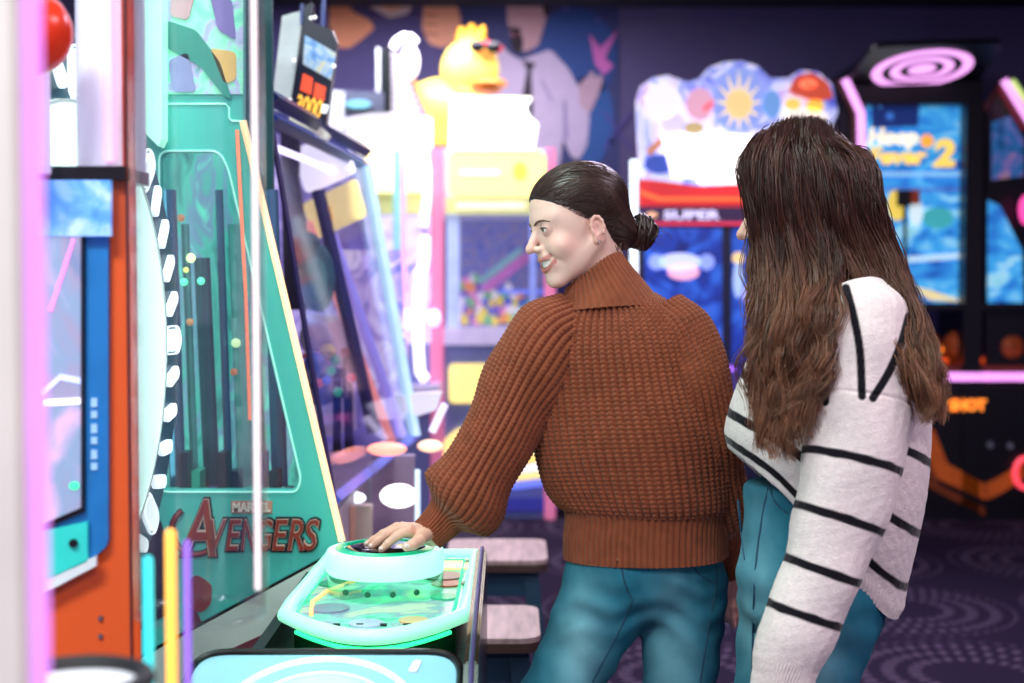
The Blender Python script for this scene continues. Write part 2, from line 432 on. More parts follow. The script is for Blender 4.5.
slab('white_stripe', [(20, 592), (96, 556), (96, 566), (20, 606)], YO - .022, .008, mat('white_lam', '#e8eef2', 0.4), t)
for y in (618, 636): MB().lathe(P(101, y, YO), [(.004, 0), (.003, .004)], 8, (0, -1, 0)).build('screw', M_STEEL, t)
for i in range(6):
    slab('print_mark', rect(91, 398 + i * 13, 97, 407 + i * 13 - 2 * (i % 2)), YO - .014, .002, mat('pale_ink', '#9fc8ee', 0.5, emit=0.2), t)
# clear ball tower on top
base_z = P(0, 176, YO)[2]
cx, cy = P(90, 0, YO - .01)[0], YO + .055
slab('tower_base', [(20, 166), (126, 166), (126, 180), (20, 180)], YO - .02, .12, M_BLACK, t)
slab('tower_screen', [(20, 180), (110, 180), (110, 236), (20, 236)], YO - .028, .012,
     screen('screen_blue', [(0.3, '#2d66c8'), (0.5, '#5f9ae0'), (0.65, '#a8c4ee')], 0.8, 9), t)
MB().lathe((cx + .008, cy, base_z), [(.046, 0.01), (.046, .55), (.043, .55), (.043, 0.01)], 28, cap=False).build('frosted_tube', mat('frosted', '#dfe2f4', 0.3, emit=0.28, ecol='#e6dcff', var=.12, scale=30, stretch=(1, 1, .1)), t, True)
MB().tube([(cx + .020, cy - .050, base_z + .02), (cx + .020, cy - .050, base_z + .5)], .006).build('glow_rod', glow('rod_pink', '#ffb2e2', 1.2), t, True)
o = MB().ball(P(28, 32, 1.80), .055, 20, 14).build('red_ball', mat('ball_red', '#d83418', 0.25, emit=0.18), t, True)
MB().box(-.655, -.60, 1.80, 1.86, base_z, P(0, 62, 1.8)[2]).build('ball_holder', mat('frosted', '#dfe2f4'), t)

# big light wheel
C = np.array((-.690, 2.27, 1.295)); d = np.array((.1, .995, 0)); d /= np.linalg.norm(d); n = np.array((.995, -.1, 0)); n /= np.linalg.norm(n)
R = .485
t = thing('wheel_game', 'tall round light wheel with white disc and dark ring of white dashes', 'prize wheel', (C[0] - .06, C[1], 0))
MB().lathe(C - n * .05, [(R, 0), (R, .045)], 72, n, d).build('backing_disc', mat('wheel_teal', '#1c5a6c', 0.35, var=.2, scale=5), t, True)
MB().lathe(C - n * .008, [(.392, 0), (.392, .010)], 72, n, d).build('lit_disc', glow('disc_mint', '#d8fff6', 1.25), t, True)
MB().lathe(C - n * .006, [(.398, 0), (.398, .010), (.392, .010), (.392, 0), (.398, 0)], 72, n, d, cap=False).build('disc_edge', mat('wheel_white', '#e6fff9', 0.4), t, True)
M_DASH = glow('dash_white', '#f0fbff', 1.0)
def onwheel(r, a, h): return C + n * h + r * (math.cos(a) * d + math.sin(a) * np.array((0, 0, 1)))
for i in range(40):
    a = 2 * PI * i / 40
    big = i % 5 == 0
    w, hh = (.021, .038) if big else (.013, .031)
    ctr = onwheel(.441, a, -.004)
    er = math.cos(a) * d + math.sin(a) * np.array((0, 0, 1)); et = -math.sin(a) * d + math.cos(a) * np.array((0, 0, 1))
    if not big:
        er, et = er * .85 + et * .5, et * .85 - er * .5
    out = rpoly(-hh, -w, hh, w, w * .98, 3)
    MB().prism([ctr + er * x + et * y for x, y in out], n * .008).build('dash', M_DASH, t)
    if big:
        o2 = [(x * 1.2, y * 1.32) for x, y in out]
        MB().holed([ctr + er * x + et * y for x, y in o2], [ctr + er * x * 1.13 + et * y * 1.2 for x, y in out], n * .005).build('dash_outline', M_DASH, t)
MB().box(-.86, -.745, 2.05, 2.45, 0, 1.3).build('stand', mat('wheel_stand', '#23485a', 0.5), t)

# ------------------------------------------------------------------ teal cabinet with the lettered side panel
YA = 3.0
TEAL = mat('teal_panel', '#46bcb0', 0.4, var=.10, scale=5, stretch=(1, 1, .35), emit=0.10)
t = thing('teal_cabinet', 'teal game cabinet with red and dark lettered side panel and slanted glowing orange edge', 'arcade machine', P(230, 285, YA) * (1, 1, 0))
outer = [(112, -70), (243, -70), (243, 120), (342, 540), (342, 760), (112, 760)]
hole = roundc([(160, 152), (218, 152), (226, 168), (299, 478), (296, 490), (160, 490)], 10)
MB().holed(poly(outer, YA), poly(hole, YA), (0, .03, 0)).build('side_panel', TEAL, t)
ring = roundc([(159, 151), (219, 151), (228, 168), (301, 479), (297, 492), (159, 492)], 10)
MB().tube(poly(ring, YA - .002), .0022, 6, True).build('window_rim', mat('rim_mint', '#a6efe0', 0.3, emit=.5), t, True)
slab('window_pane', hole, YA + .012, .004, glass('pane_clear', (.80, .97, .95), .05, .4), t)
MB().tube(poly([(160, 104), (226, 104), (229, 108), (229, 118), (232, 121), (243, 121)], YA - .002), .002, 6).build('outline', mat('rim_mint', '#a6efe0'), t, True)
slab('upper_art', [(163, -70), (243, -70), (243, 94), (163, 94)], YA - .006, .006,
     screen('art_mint', [(0.3, '#6fcfb4'), (0.5, '#8fe8c2'), (0.62, '#b6b4da'), (0.75, '#5aa59d')], 0.35, 9, 3, 2.0), t)
for q, c in (([(166, 20), (196, 30), (220, 62), (232, 100), (224, 96), (200, 66), (166, 48)], '#2a8f80'), ([(168, 60), (188, 52), (196, 92), (172, 92)], '#8d92c0'),
             ([(210, 48), (236, 52), (236, 80), (224, 84)], '#e3b66b'), ([(206, -20), (232, 0), (236, 40), (218, 30)], '#7d6fae'), ([(172, -20), (196, -10), (188, 20), (170, 16)], '#c9a0a6')):
    slab('art_shape', roundc(q, 5), YA - .010, .004, mat('artp_' + c[1:], c, 0.5, emit=.12), t)
MB().tube([P(243, 121, YA - .012), P(342, 541, YA - .012)], .0075, 8).build('edge_light', glow('edge_peach', '#ffcf9d', 1.25), t, True)
MB().tube([P(237, 130, YA - .010), P(246, 300, YA - .01), P(250, 420, YA - .01)], .004, 8).build('edge_refraction', glow('edge_orange', '#ff8a66', 0.8), t, True)  # glowing line standing in for the orange edge refracted by the tube
slab('light_column', [(132, -70), (162, -70), (162, 138), (158, 146), (132, 120)], YA - .06, .05, glow('column_mint', '#b9ffe6', 0.75), t)
# cabinet shell and what shows through the window
MB().box(P(112, 0, YA)[0], P(243, 0, YA)[0], YA + .36, YA + .38, 0, 2.2).build('rear_panel', mat('teal_deep', '#12454e', 0.5), t)
MB().box(P(112, 0, YA)[0], P(116, 0, YA)[0], YA + .03, YA + .36, 0, 2.2).build('back_board', mat('teal_deep', '#12454e'), t)
slab('playfield', [(150, 130), (240, 130), (310, 500), (150, 500)], YA + .30, .02, screen('playfield_dark', [(0.32, '#2f5a68'), (0.48, '#4fae9f'), (0.58, '#7a88a8'), (0.72, '#6fe8c4')], 1.0, 8, 4, 2.5, (1, 1, .35)), t)
for i in range(7):
    x = 168 + i * 17; y0 = 190 + 34 * (i % 3); 
    MB().tube([P(x, y0, YA + .16 + .02 * (i % 2)), P(x + 10, 486, YA + .16 + .02 * (i % 2))], .009 if i % 2 else .018, 8).build('tower_rod', mat('rod_%d' % (i % 3), ('#587aa0', '#8fc6c2', '#4d6a78')[i % 3], 0.25, metal=.4), t, True)
for (x, y, r, c, e) in ((191, 258, 5, '#ffe9a6', 2.0), (186, 270, 3, '#ffd977', 1.6), (184, 282, 4, '#7dffc8', 1.3), (201, 281, 4, '#7dffc8', 1.3), (181, 218, 4, '#e27a54', .8), (190, 322, 4, '#e2845a', .8), (236, 343, 5, '#f2e6b0', 1.2), (262, 300, 6, '#c84a3a', .5), (234, 372, 4, '#e0704e', .8)):
    MB().ball(P(x, y, YA + .12), r / 474, 12, 8).build('bulb', glow('bulb_%s_%d' % (c[1:], int(e * 10)), c, e), t, True)
for i in range(9):
    x = 180 + i * 13
    MB().box(P(x, 0, YA + .1)[0] - .008, P(x, 0, YA + .1)[0] + .010, YA + .08, YA + .14, P(0, 492, YA + .1)[2], P(0, 452 + 18 * (i % 3), YA + .1)[2]).build('target_block', mat('blk_%d' % (i % 4), ('#2a3546', '#4ec2a8', '#7a4a8c', '#1f2a30')[i % 4], 0.4), t)
MB().tube([P(166, 140, YA + .10), P(222, 140, YA + .10)], .010, 8).build('cabinet_fill', glow('cab_fill', '#c8fff0', 7.0), t, True)  # added glowing tube that brightens the window interior
MB().tube([P(150, 150, YA + .12), P(150, 480, YA + .12)], .008, 8).build('cabinet_fill', glow('cab_fill', '#c8fff0', 7.0), t, True)  # second added tube, upright, for the same interior fill
# lettering
RED = mat('letter_red', '#8e3327', 0.45, var=.06); INK = mat('letter_ink', '#18171d', 0.5); PALE = mat('letter_pale', '#cdbfb0', 0.5)
k = 474.0
def lettering(s, x0, y0, x1, y1, shear, parent):
    c = P((x0 + x1) / 2, (y0 + y1) / 2, YA - .004); w, h = (x1 - x0) / k, (y1 - y0) / k
    text('letter_outline', s, INK, parent, c + (0, -.000, 0), w + .010, h + .010, .005, shear=shear, bold=.055)
    text('letter_edge', s, PALE, parent, c + (0, -.003, 0), w + .002, h + .002, .005, shear=shear, bold=.028)
    text('letter_face', s, RED, parent, c + (0, -.006, 0), w, h, .005, shear=shear, bold=.004)
lettering('A', 180, 499, 216, 556, .25, t)
for i, ch in enumerate('VENGERS'):
    lettering(ch, 211 + i * 15.4, 519, 227 + i * 15.4, 550, .25, t)
arc = [P(196 + 24 * math.cos(a), 530 + 24 * math.sin(a), YA - .005) for a in np.linspace(-2.2, -5.2, 22)]
MB().tube(arc, .0075, 6).build('letter_ring', INK, t, True)
MB().tube([p + (0, -.005, 0) for p in arc], .0045, 6).build('letter_ring_face', RED, t, True)
slab('word_plate', rect(231, 501, 272, 513.5), YA - .005, .004, mat('plate_tan', '#bf8f7c', 0.5), t)
text('word_small', 'MARVEL', mat('letter_cream', '#efe8d8', 0.5), t, P(251.5, 507.2, YA - .009), 38 / k, 9.5 / k, .005, bold=.03)
for (q, c) in (([(190, 578), (197, 575), (205, 580), (212, 586), (211, 604), (202, 613), (192, 610), (187, 596)], '#8c3a38'), ([(187, 606), (197, 612), (206, 634), (190, 640)], '#6b3442')):
    slab('art_shape', roundc(q, 4), YA - .006, .004, mat('artp_' + c[1:], c, 0.5), t)
slab('skirt_line', [(100, 677), (342, 547), (342, 551), (100, 682)], YA - .018, .018, M_BLACK, t)
slab('skirt_panel', [(100, 681), (342, 550), (342, 640), (300, 760), (100, 760)], YA - .022, .02, mat('skirt_mint', '#d2ece0', 0.45, var=.06), t)
slab('skirt_mark', [(206, 671), (216, 656), (290, 622), (284, 634), (226, 662)], YA - .027, .005, mat('mark_maroon', '#6d3a46', 0.5), t)
slab('lower_vent', [(128, 560), (160, 520), (172, 560), (172, 612), (128, 636)], YA - .005, .004, M_DARK, t)

# ------------------------------------------------------------------ green-lit button console
GL = glow('rim_mint_light', '#9dfbd0', .82)
t = thing('button_console', 'black game console with glowing mint rimmed deck and big round push button', 'game console', (-.23, 2.6, 0))
xr = -.052
MB().box(-.43, xr - .02, 2.24, 2.955, 0, .745).build('body', M_BLACK, t, bevel=.004)
MB().prism([(xr - .022, 1.96, 0), (xr - .022, 2.965, 0), (xr - .022, 2.965, .83), (xr - .022, 2.93, .852), (xr - .022, 2.30, .832), (xr - .022, 2.16, .822), (xr - .022, 1.96, .70)], (.022, 0, 0)).build('side_board', mat('side_green', '#0c1c16', 0.22, var=.2), t, bevel=.003)
MB().tube([(xr - .010, 2.96, .842), (xr - .010, 2.93, .856), (xr - .010, 2.30, .836), (xr - .010, 2.16, .826), (xr - .010, 1.96, .704)], .004, 8).build('edge_trim', mat('trim_purple', '#6a5f9a', 0.3, metal=.6), t, True)
MB().box(-.43, -.41, 2.24, 2.955, .745, .80).build('left_wall', M_BLACK, t)
MB().box(-.41, xr - .022, 2.24, 2.30, .745, .752).build('trough_floor', mat('trough_green', '#0a3b24', 0.25), t)
# deck outline (plan), rounded towards the camera
def deck_outline(grow=0.0):
    pts = [(-.378, 2.95), (-.400, 2.56)]
    for a in np.linspace(0, 1, 15):
        x = -.400 + a * .316; y = 2.52 - .20 * math.sin(PI * (a * .80 + .06)) + .05 * a
        pts.append((x, y))
    pts += [(-.080, 2.60), (-.076, 2.95)]
    c = np.mean(pts, axis=0)
    return [tuple(c + (np.array(p) - c) * (1 + grow)) for p in pts]
def zt(y): return .812 + .022 * (y - 2.35) / .6
def deck(name, grow, dz0, dz1, m, parent):
    o = deck_outline(grow); b = MB(); n_ = len(o)
    b._add([(x, y, zt(y) + dz0) for x, y in o] + [(x, y, zt(y) + dz1) for x, y in o],
           [tuple(range(n_)), tuple(range(n_, 2 * n_))] + [(i, (i + 1) % n_, n_ + (i + 1) % n_, n_ + i) for i in range(n_)])
    return b.build(name, m, parent)
deck('deck_base', -.10, -.065, -.012, mat('trough_green', '#0a3b24'), t)
deck('playfield', -.02, -.012, .004, screen('deck_art', [(0.30, '#0f9a70'), (0.42, '#6fd0b0'), (0.52, '#7c8fa4'), (0.64, '#b8c8a8'), (0.74, '#39d89a')], 0.35, 7, 3, 1.2), t)
o = deck_outline(0.0)
MB().tube([(x, y, zt(y) + .002) for x, y in o], .0135, 10, True).build('light_rim', GL, t, True)
o = deck_outline(-.13)
MB().tube([(x, y, zt(y) + .006) for x, y in o], .0030, 8, True).build('inner_line', glow('line_green', '#27d994', .9), t, True)
for (cx_, cy_, r_, c, e) in ((-.118, 2.86, .052, '#f4e58a', .9), (-.135, 2.76, .040, '#7d5c4e', .1), (-.125, 2.70, .030, '#a9502c', .2), (-.125, 2.60, .026, '#1c9c70', .5), (-.325, 2.52, .035, '#7c8aa0', .2), (-.25, 2.42, .030, '#9ea6c4', .35), (-.17, 2.44, .026, '#c7a878', .3), (-.34, 2.70, .030, '#0c7a5a', .4)):
    MB().lathe((cx_, cy_, zt(cy_) + .003), [(r_, 0), (r_, .0035)], 20).build('deck_print', mat('dp_' + c[1:], c, 0.3, emit=e), t)
arc = [(-.345 + .05 * math.sin(a), 2.60 - .12 * math.cos(a) + .06, zt(2.55) + .007) for a in np.linspace(-.9, .9, 14)]
MB().tube([(-.30, 2.72, zt(2.72) + .006), (-.345, 2.64, zt(2.64) + .006), (-.362, 2.56, zt(2.56) + .006), (-.352, 2.47, zt(2.47) + .006)], .004, 8).build('orange_line', glow('line_orange', '#ffb070', .9), t, True)
for x in (-.30, -.26, -.22, -.18): 
    MB().box(x - .006, x + .006, 2.405, 2.415, zt(2.41) + .003, zt(2.41) + .007).build('deck_mark', M_DARK, t)
for (x, y) in ((-.09, 2.88), (-.088, 2.70), (-.088, 2.55)):
    MB().box(x - .006, x + .006, y - .014, y + .014, zt(y) + .003, zt(y) + .007).build('deck_mark', mat('mark_green', '#0d6a48', .4), t)
MB().tube([(x, y + .004, zt(y) - .020) for x, y in deck_outline(-.01)[3:16]], .004, 8).build('under_light', glow('under_green', '#2cf08c', 2.2), t, True)
# the button
BC = np.array((-.238, 2.655)); BR = .111
zb = zt(2.655) + .004
base = MB().lathe((*BC, zb), [(BR * .98, 0), (BR * .98, .036)], 48).build('button_base', glass('base_acrylic', (.55, .95, .80), .10, .5), t, True)
MB().lathe((*BC, zb + .036), [(BR * .97, 0), (BR * 1.0, .004), (BR * 1.0, .037), (BR * .97, .042), (BR * .86, .044)], 48).build('button_drum', glow('drum_mint', '#b0ffe2', .88), t, True)
MB().lathe((*BC, zb + .0795), [(BR * .84, 0), (BR * .84, .002), (BR * .70, .004), (BR * .70, 0)], 48, cap=False).build('button_collar', mat('collar_green', '#12b98a', 0.2, emit=.35), t, True)
MB().lathe((*BC, zb + .079), [(BR * .70, 0), (BR * .66, .0035), (BR * .40, .0055), (0.004, .007)], 40).build('button_cap', mat('cap_black', '#0d1210', 0.08, coat=.6), t, True)
for k_ in range(4):
    a = -2.2 + k_ * .42
    MB().lathe((BC[0] + BR * .985 * math.cos(a), BC[1] + BR * .985 * math.sin(a), zb + .014), [(.006, 0), (.005, .003)], 10, (math.cos(a), math.sin(a), 0), (0, 0, 1)).build('base_screw', mat('mark_green', '#0d6a48'), t)
for (x, y) in ((-.385, 2.27), (-.36, 2.285), (-.11, 2.275)):
    MB().lathe((x, y, .752), [(.008, 0), (.006, .005)], 12).build('trough_screw', mat('screw_green', '#2fd08a', .3, emit=.3), t, True)
# sloped front panel towards the camera
pa, pb = np.array((0, 2.205, .822)), np.array((0, 1.90, .690))
sl = pb - pa; sl /= np.linalg.norm(sl); nn = np.array((0, -sl[2], sl[1])); nn = nn if nn[2] > 0 else -nn
def onslope(x, s_): return np.array((x, 0, 0)) + pa + sl * s_
fo = roundc([(-.49, 0), (-.085, 0), (-.085, .33), (-.49, .33)], .05, 6)
fp = MB().prism([onslope(x, s_) - nn * .012 for x, s_ in fo], nn * .012).build('front_panel', mat('panel_sky', '#8ccbdc', 0.25, emit=.08, var=.05), t)
MB().tube([onslope(x, s_) for x, s_ in roundc([(-.497, -.005), (-.079, -.005), (-.079, .335), (-.497, .335)], .055, 6)], .0065, 8, True).build('panel_edge', M_BLACK, t, True)
for rr, w_, nm in ((.150, .006, 'panel_ring'), (.118, .003, 'panel_ring')):
    MB().tube([onslope(-.285 + rr * math.cos(a), .165 + rr * math.sin(a)) + nn * .002 for a in np.linspace(0, 2 * PI, 49)[:-1]], w_, 6, True).build(nm, glow('ring_light', '#b6fff0', .9), t, True)
MB().lathe(onslope(-.285, .165), [(.112, 0), (.112, .003)], 40, nn).build('ring_disc', mat('disc_pale', '#a9e2e6', 0.3, emit=.15), t)
q = roundc([(-.152, .018), (-.140, .018), (-.146, .045), (-.160, .045)], .004)
MB().prism([onslope(x, s_) for x, s_ in q], nn * .004).build('panel_slot', mat('white_lam', '#e8eef2'), t)

# ------------------------------------------------------------------ foreground: drum table, light rods, clear tube
DT = P(95, 720, 1.36)
t = thing('drum_table', 'white round drum top with thick black rim at the lower left corner', 'game table', (DT[0], DT[1], 0))
zr = P(95, 664, 1.36)[2]
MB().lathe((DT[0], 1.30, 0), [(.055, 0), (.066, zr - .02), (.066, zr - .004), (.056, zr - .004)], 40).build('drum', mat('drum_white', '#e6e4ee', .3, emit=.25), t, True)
MB().tube([(DT[0] + .064 * math.cos(a), 1.30 + .064 * math.sin(a), zr) for a in np.linspace(0, 2 * PI, 41)[:-1]], .0085, 8, True).build('rim', M_DARK, t, True)
YR = 1.50
for nm, x, y, r, c, e, lab in (('light_rod', 170.5, 529, .0062, '#ffb24a', 1.0, 'glowing amber upright rod in front of the lettered panel'),
                               ('light_rod', 148, 556, .0056, '#39cdd6', .8, 'glowing turquoise upright rod near the wheel foot'),
                               ('light_rod', 187, 540, .0040, '#8a64d6', .7, 'thin violet upright rod right of the amber rod')):
    top = P(x, y, YR); 
    r_ = thing(nm, lab, 'light rod', (top[0], top[1], 0), 'upright light rods')
    MB().tube([(top[0], top[1], .02), (top[0], top[1], top[2] - .004), (top[0], top[1], top[2])], [r, r, r * .6], 10).build('tube', glow('rodglow_' + c[1:], c, e), r_, True)
    MB().lathe((top[0], top[1], 0), [(.0085, 0), (.0085, .015), (.007, .03)], 14).build('foot', M_DARK, r_, True)
YT = 1.62
tc_ = P(199, 300, YT); tr_ = 66 / FPX * YT; zb_ = P(0, 612, YT)[2]
t = thing('acrylic_tube', 'large clear acrylic tube hanging in front of the lettered teal panel', 'tube', (tc_[0], tc_[1], zb_))
MB().lathe((tc_[0], tc_[1], zb_), [(tr_, 0), (tr_, 3.17 - zb_)], 56, cap=False).build('wall', glass('tube_clear', (.99, 1.0, 1.0), .02, .42), t, True)
MB().lathe((tc_[0], tc_[1], zb_), [(tr_ - .005, 0), (tr_ - .005, 3.17 - zb_)], 56, cap=False).build('inner_wall', glass('tube_clear'), t, True)
MB().tube([(tc_[0] + (tr_ - .0025) * math.cos(a), tc_[1] + (tr_ - .0025) * math.sin(a), zb_) for a in np.linspace(0, 2 * PI, 49)[:-1]], .003, 6, True).build('lower_lip', glass('tube_clear'), t, True)
MB().lathe((tc_[0], tc_[1], 3.17), [(tr_ + .02, 0), (tr_ + .02, .03)], 40).build('ceiling_mount', M_DARK, t)
MB().tube([(tc_[0] + tr_ * .93 * math.cos(-.25), tc_[1] + tr_ * .93 * math.sin(-.25), zb_ + .03), (tc_[0] + tr_ * .93 * math.cos(-.25), tc_[1] + tr_ * .93 * math.sin(-.25), 3.1)], .0035, 8).build('refraction_streak', glow('streak_pearl', '#ffeef0', 1.0), t, True)  # refraction streak of the tube edge, modelled as a glowing line
# ------------------------------------------------------------------ prize case with slanted glass (behind the teal cabinet)
YB0, YB1 = 3.42, 4.73
M_LILAC = mat('lilac_grey', '#b7a4b6', 0.45, var=.05)
M_NAVY = mat('navy_rail', '#24409a', 0.3, var=.1)
t = thing('prize_case', 'prize case with slanted glass front, pale blue post and blue rails', 'arcade machine', (-.85, 4.05, 0))
topN, topF = P(270, 118, YB0), P(366, 166, YB1)
botN, botF = P(334, 500, YB0), P(415, 436, YB1)
MB().prism([(-1.35, YB0, 0), (botN[0], YB0, 0), (botN[0], YB0, botN[2] - .03), (-1.35, YB0, botN[2] - .03)], (botF[0] - botN[0] if False else 0, YB1 - YB0, 0)).build('base_cabinet', M_LILAC, t, bevel=.01)
MB().prism([(-1.35, YB1 - .03, .2), (botF[0], YB1 - .03, botF[2]), (topF[0], YB1 - .03, topF[2]), (-1.35, YB1 - .03, topF[2])], (0, .03, 0)).build('end_panel', glass('end_glass', (.93, .93, 1.0), .08, .4), t)
MB().box(-1.35, -1.32, YB0, YB1, .85, topF[2]).build('rear_panel', mat('case_purple', '#3a2c58', .6), t)
MB().tube([topN, topF], .020, 4).build('top_rail', M_NAVY, t)
MB().tube([topN + (0, 0, .05), topF + (0, 0, .05)], .022, 4).build('top_rail', mat('navy_dark', '#1b2a66', .3), t)
MB().tube([botN, botF], .018, 4).build('lower_rail', mat('rail_violet', '#5661c8', .3, emit=.25), t)
MB().tube([P(366, 166, YB1 - .10), P(415, 436, YB1 - .10)], .019, 4).build('corner_post', mat('post_sky', '#b5dcf4', .3, emit=.55), t)
MB().tube([topN, botN], .007, 4).build('corner_post', mat('post_plum', '#3a2f60', .4), t)
MB().tube([topN + (-.06, .05, -.04), topF + (-.06, -.15, -.04)], .010, 8).build('case_fill', glow('case_fill', '#efe6ff', 3.0), t, True)  # added glowing tube to brighten the inside of the case
MB().prism([topN, topF, botF, botN], (.004, 0, 0)).build('front_glass', glass('case_glass', (.96, .95, 1.0), .05, .35), t)
MB().tube([P(318, 190, 4.3), P(374, 432, 4.3)], .020, 4).build('dark_diagonal', mat('navy_dark', '#1b2a66'), t)  # dark diagonal bar inside the case
MB().tube([P(308, 222, 4.4), P(392, 442, 4.4)], .014, 8).build('coral_diagonal', glow('coral', '#ff9c94', .8), t, True)  # coral diagonal line with its own glow
MB().tube([P(332, 235, 4.45), P(402, 436, 4.45)], .016, 8).build('violet_tube', glow('violet_soft', '#a6a0ff', .6), t, True)
slab('marquee_reflection', roundc([(302, 204), (356, 178), (366, 216), (314, 240)], 5), 4.40, .03, glow('reflection_yellow', '#ffe79a', .95), t)  # reflection of the yellow duck marquee, modelled as a glowing slab
slab('reflection_mark', roundc([(318, 210), (330, 204), (334, 222), (322, 228)], 5), 4.395, .005, glow('reflection_amber', '#ffc25c', .8), t)  # amber spot within the modelled reflection
slab('lit_cloud', roundc([(294, 148), (320, 140), (348, 150), (356, 172), (330, 184), (305, 194), (300, 176)], 7), 4.42, .03, glow('cloud_white', '#f6f2ff', 1.3), t)
slab('dark_board', [(280, 130), (300, 140), (298, 178), (318, 310), (284, 310)], 4.25, .03, mat('board_dark', '#2a1f3c', .6), t)
slab('inner_shelf', [(300, 312), (352, 318), (356, 430), (310, 440)], 4.55, .02, mat('shelf_pale', '#cbbcd2', .5, emit=.2), t)
slab('prize_screen', [(340, 250), (400, 250), (410, 420), (372, 420)], 4.69, .02, screen('case_back', [(0.3, '#5a63b8'), (0.45, '#b9a3dc'), (0.6, '#ece4fa'), (0.75, '#7a4fb0')], .75, 6, 4, 2), t)
slab('rear_board', [(262, 130), (350, 150), (408, 440), (262, 460)], 4.71, .02, screen('case_rear', [(0.3, '#4a3f82'), (0.5, '#8a7cc0'), (0.68, '#d8c8f0')], .8, 5), t)
for (x, y, rx, ry, c, e, nm) in ((376, 449, 20, 7, '#ff9a86', 1.0, 'lit_knob'), (421, 446, 15, 7, '#ffcaa4', 1.1, 'lit_knob'), (388, 496, 19, 12, '#fff8f4', 1.6, 'lit_knob'), (342, 498, 13, 6, '#eaf4ff', 1.3, 'lit_knob')):
    MB().ball(P(x, y, 3.9 if x < 400 else 4.6) + (0.03, 0, 0), (rx / 362, .03, ry / 362), 16, 10).build(nm, glow('knob_%d' % x, c, e * 1.6), t, True)
slab('front_plate', [(372, 456), (414, 456), (414, 545), (372, 545)], 4.2, .05, mat('plate_lilac', '#a78fb0', .45), t)
slab('front_plate', [(332, 506), (371, 506), (371, 545), (332, 545)], 3.75, .05, mat('plate_beige', '#cdbcae', .45), t)
slab('front_plate', [(350, 507), (355, 507), (355, 545), (350, 545)], 3.74, .01, mat('plate_peach', '#e8b39c', .45), t)
MB().tube([P(416, 470, 4.5), P(416, 545, 4.5)], .012, 8).build('floor_tube', glow('tube_ice', '#d6f2ff', 1.2), t, True)
MB().tube([P(403, 470, 4.5), P(403, 545, 4.5)], .010, 8).build('floor_tube', glow('tube_cyan', '#76d6ee', .9), t, True)
slab('coin_ledge', [(390, 396), (442, 392), (436, 410), (418, 416), (392, 410)], 4.62, .05, mat('ledge_white', '#e9e6f2', .35, emit=.35), t)
MB().tube([P(432, 432, 4.6), P(445, 404, 4.6)], .012, 8).build('ledge_tube', glow('tube_lav', '#efe2ff', 1.1), t, True)
# toys standing or hanging in the case
def toy(name, label, cat, parts, base):
    q = thing(name, label, cat, base, 'prizes in the slanted case')
    for nm, x, y, Y, rx, ry, rz, c in parts:
        MB().ball(P(x, y, Y), (rx / 340, ry / 340, rz / 340), 14, 10).build(nm, mat('toy_' + c[1:], c, .6, var=.2, scale=30), q, True)
    return q
toy('plush_toy', 'big teal plush toy hanging in the slanted prize case', 'plush toy', [('body', 318, 278, 4.1, 17, 14, 34, '#146e74'), ('head', 308, 246, 4.1, 13, 12, 14, '#10545e'), ('belly', 316, 280, 4.06, 11, 8, 22, '#1a8d88')], P(318, 312, 4.1))
toy('plush_toy', 'grey plush toy below the teal toy in the slanted case', 'plush toy', [('body', 320, 380, 4.15, 22, 16, 26, '#9a90a4'), ('head', 316, 338, 4.15, 17, 14, 18, '#b4aabb'), ('scarf', 318, 356, 4.12, 16, 15, 5, '#d8604e'), ('ear', 306, 326, 4.15, 5, 4, 7, '#8a7f98')], P(320, 408, 4.15))
toy('toy_ball', 'yellow ball beside the grey plush toy', 'ball', [('shell', 328, 352, 4.05, 8, 8, 8, '#f0cf52'), ('band', 328, 352, 4.05, 8.3, 8.3, 2, '#e8a63a')], P(328, 360, 4.05))
toy('toy_ball', 'blue ball under the yellow ball in the slanted case', 'ball', [('shell', 315, 362, 4.03, 10, 10, 10, '#4a5fae'), ('band', 315, 362, 4.03, 10.3, 10.3, 2.4, '#323f86')], P(315, 372, 4.03))
q = thing('joystick_claw', 'black claw with red and green lights inside the slanted case', 'claw', P(342, 440, 3.95))
MB().tube([P(337, 452, 3.95), P(337, 380, 3.95)], .012, 8).build('rod', M_DARK, q, True)
MB().tube([P(349, 452, 4.0), P(347, 350, 4.0)], .013, 8).build('rod', M_DARK, q, True)
MB().tube([P(312, 388, 3.93), P(328, 376, 3.93), P(352, 370, 3.93)], .013, 8).build('arm', M_DARK, q, True)
for x, y, c in ((331, 371, '#2fbf86'), (345, 352, '#7a2c3c'), (319, 383, '#e2603a'), (336, 360, '#27a070'), (351, 378, '#d03a5c'), (338, 392, '#2fbf86'), (346, 395, '#3a2c44'), (327, 380, '#4a6ee0')):
    MB().ball(P(x, y, 3.92), .014, 10, 8).build('lamp', mat('clamp_' + c[1:], c, .3, emit=.35), q, True)
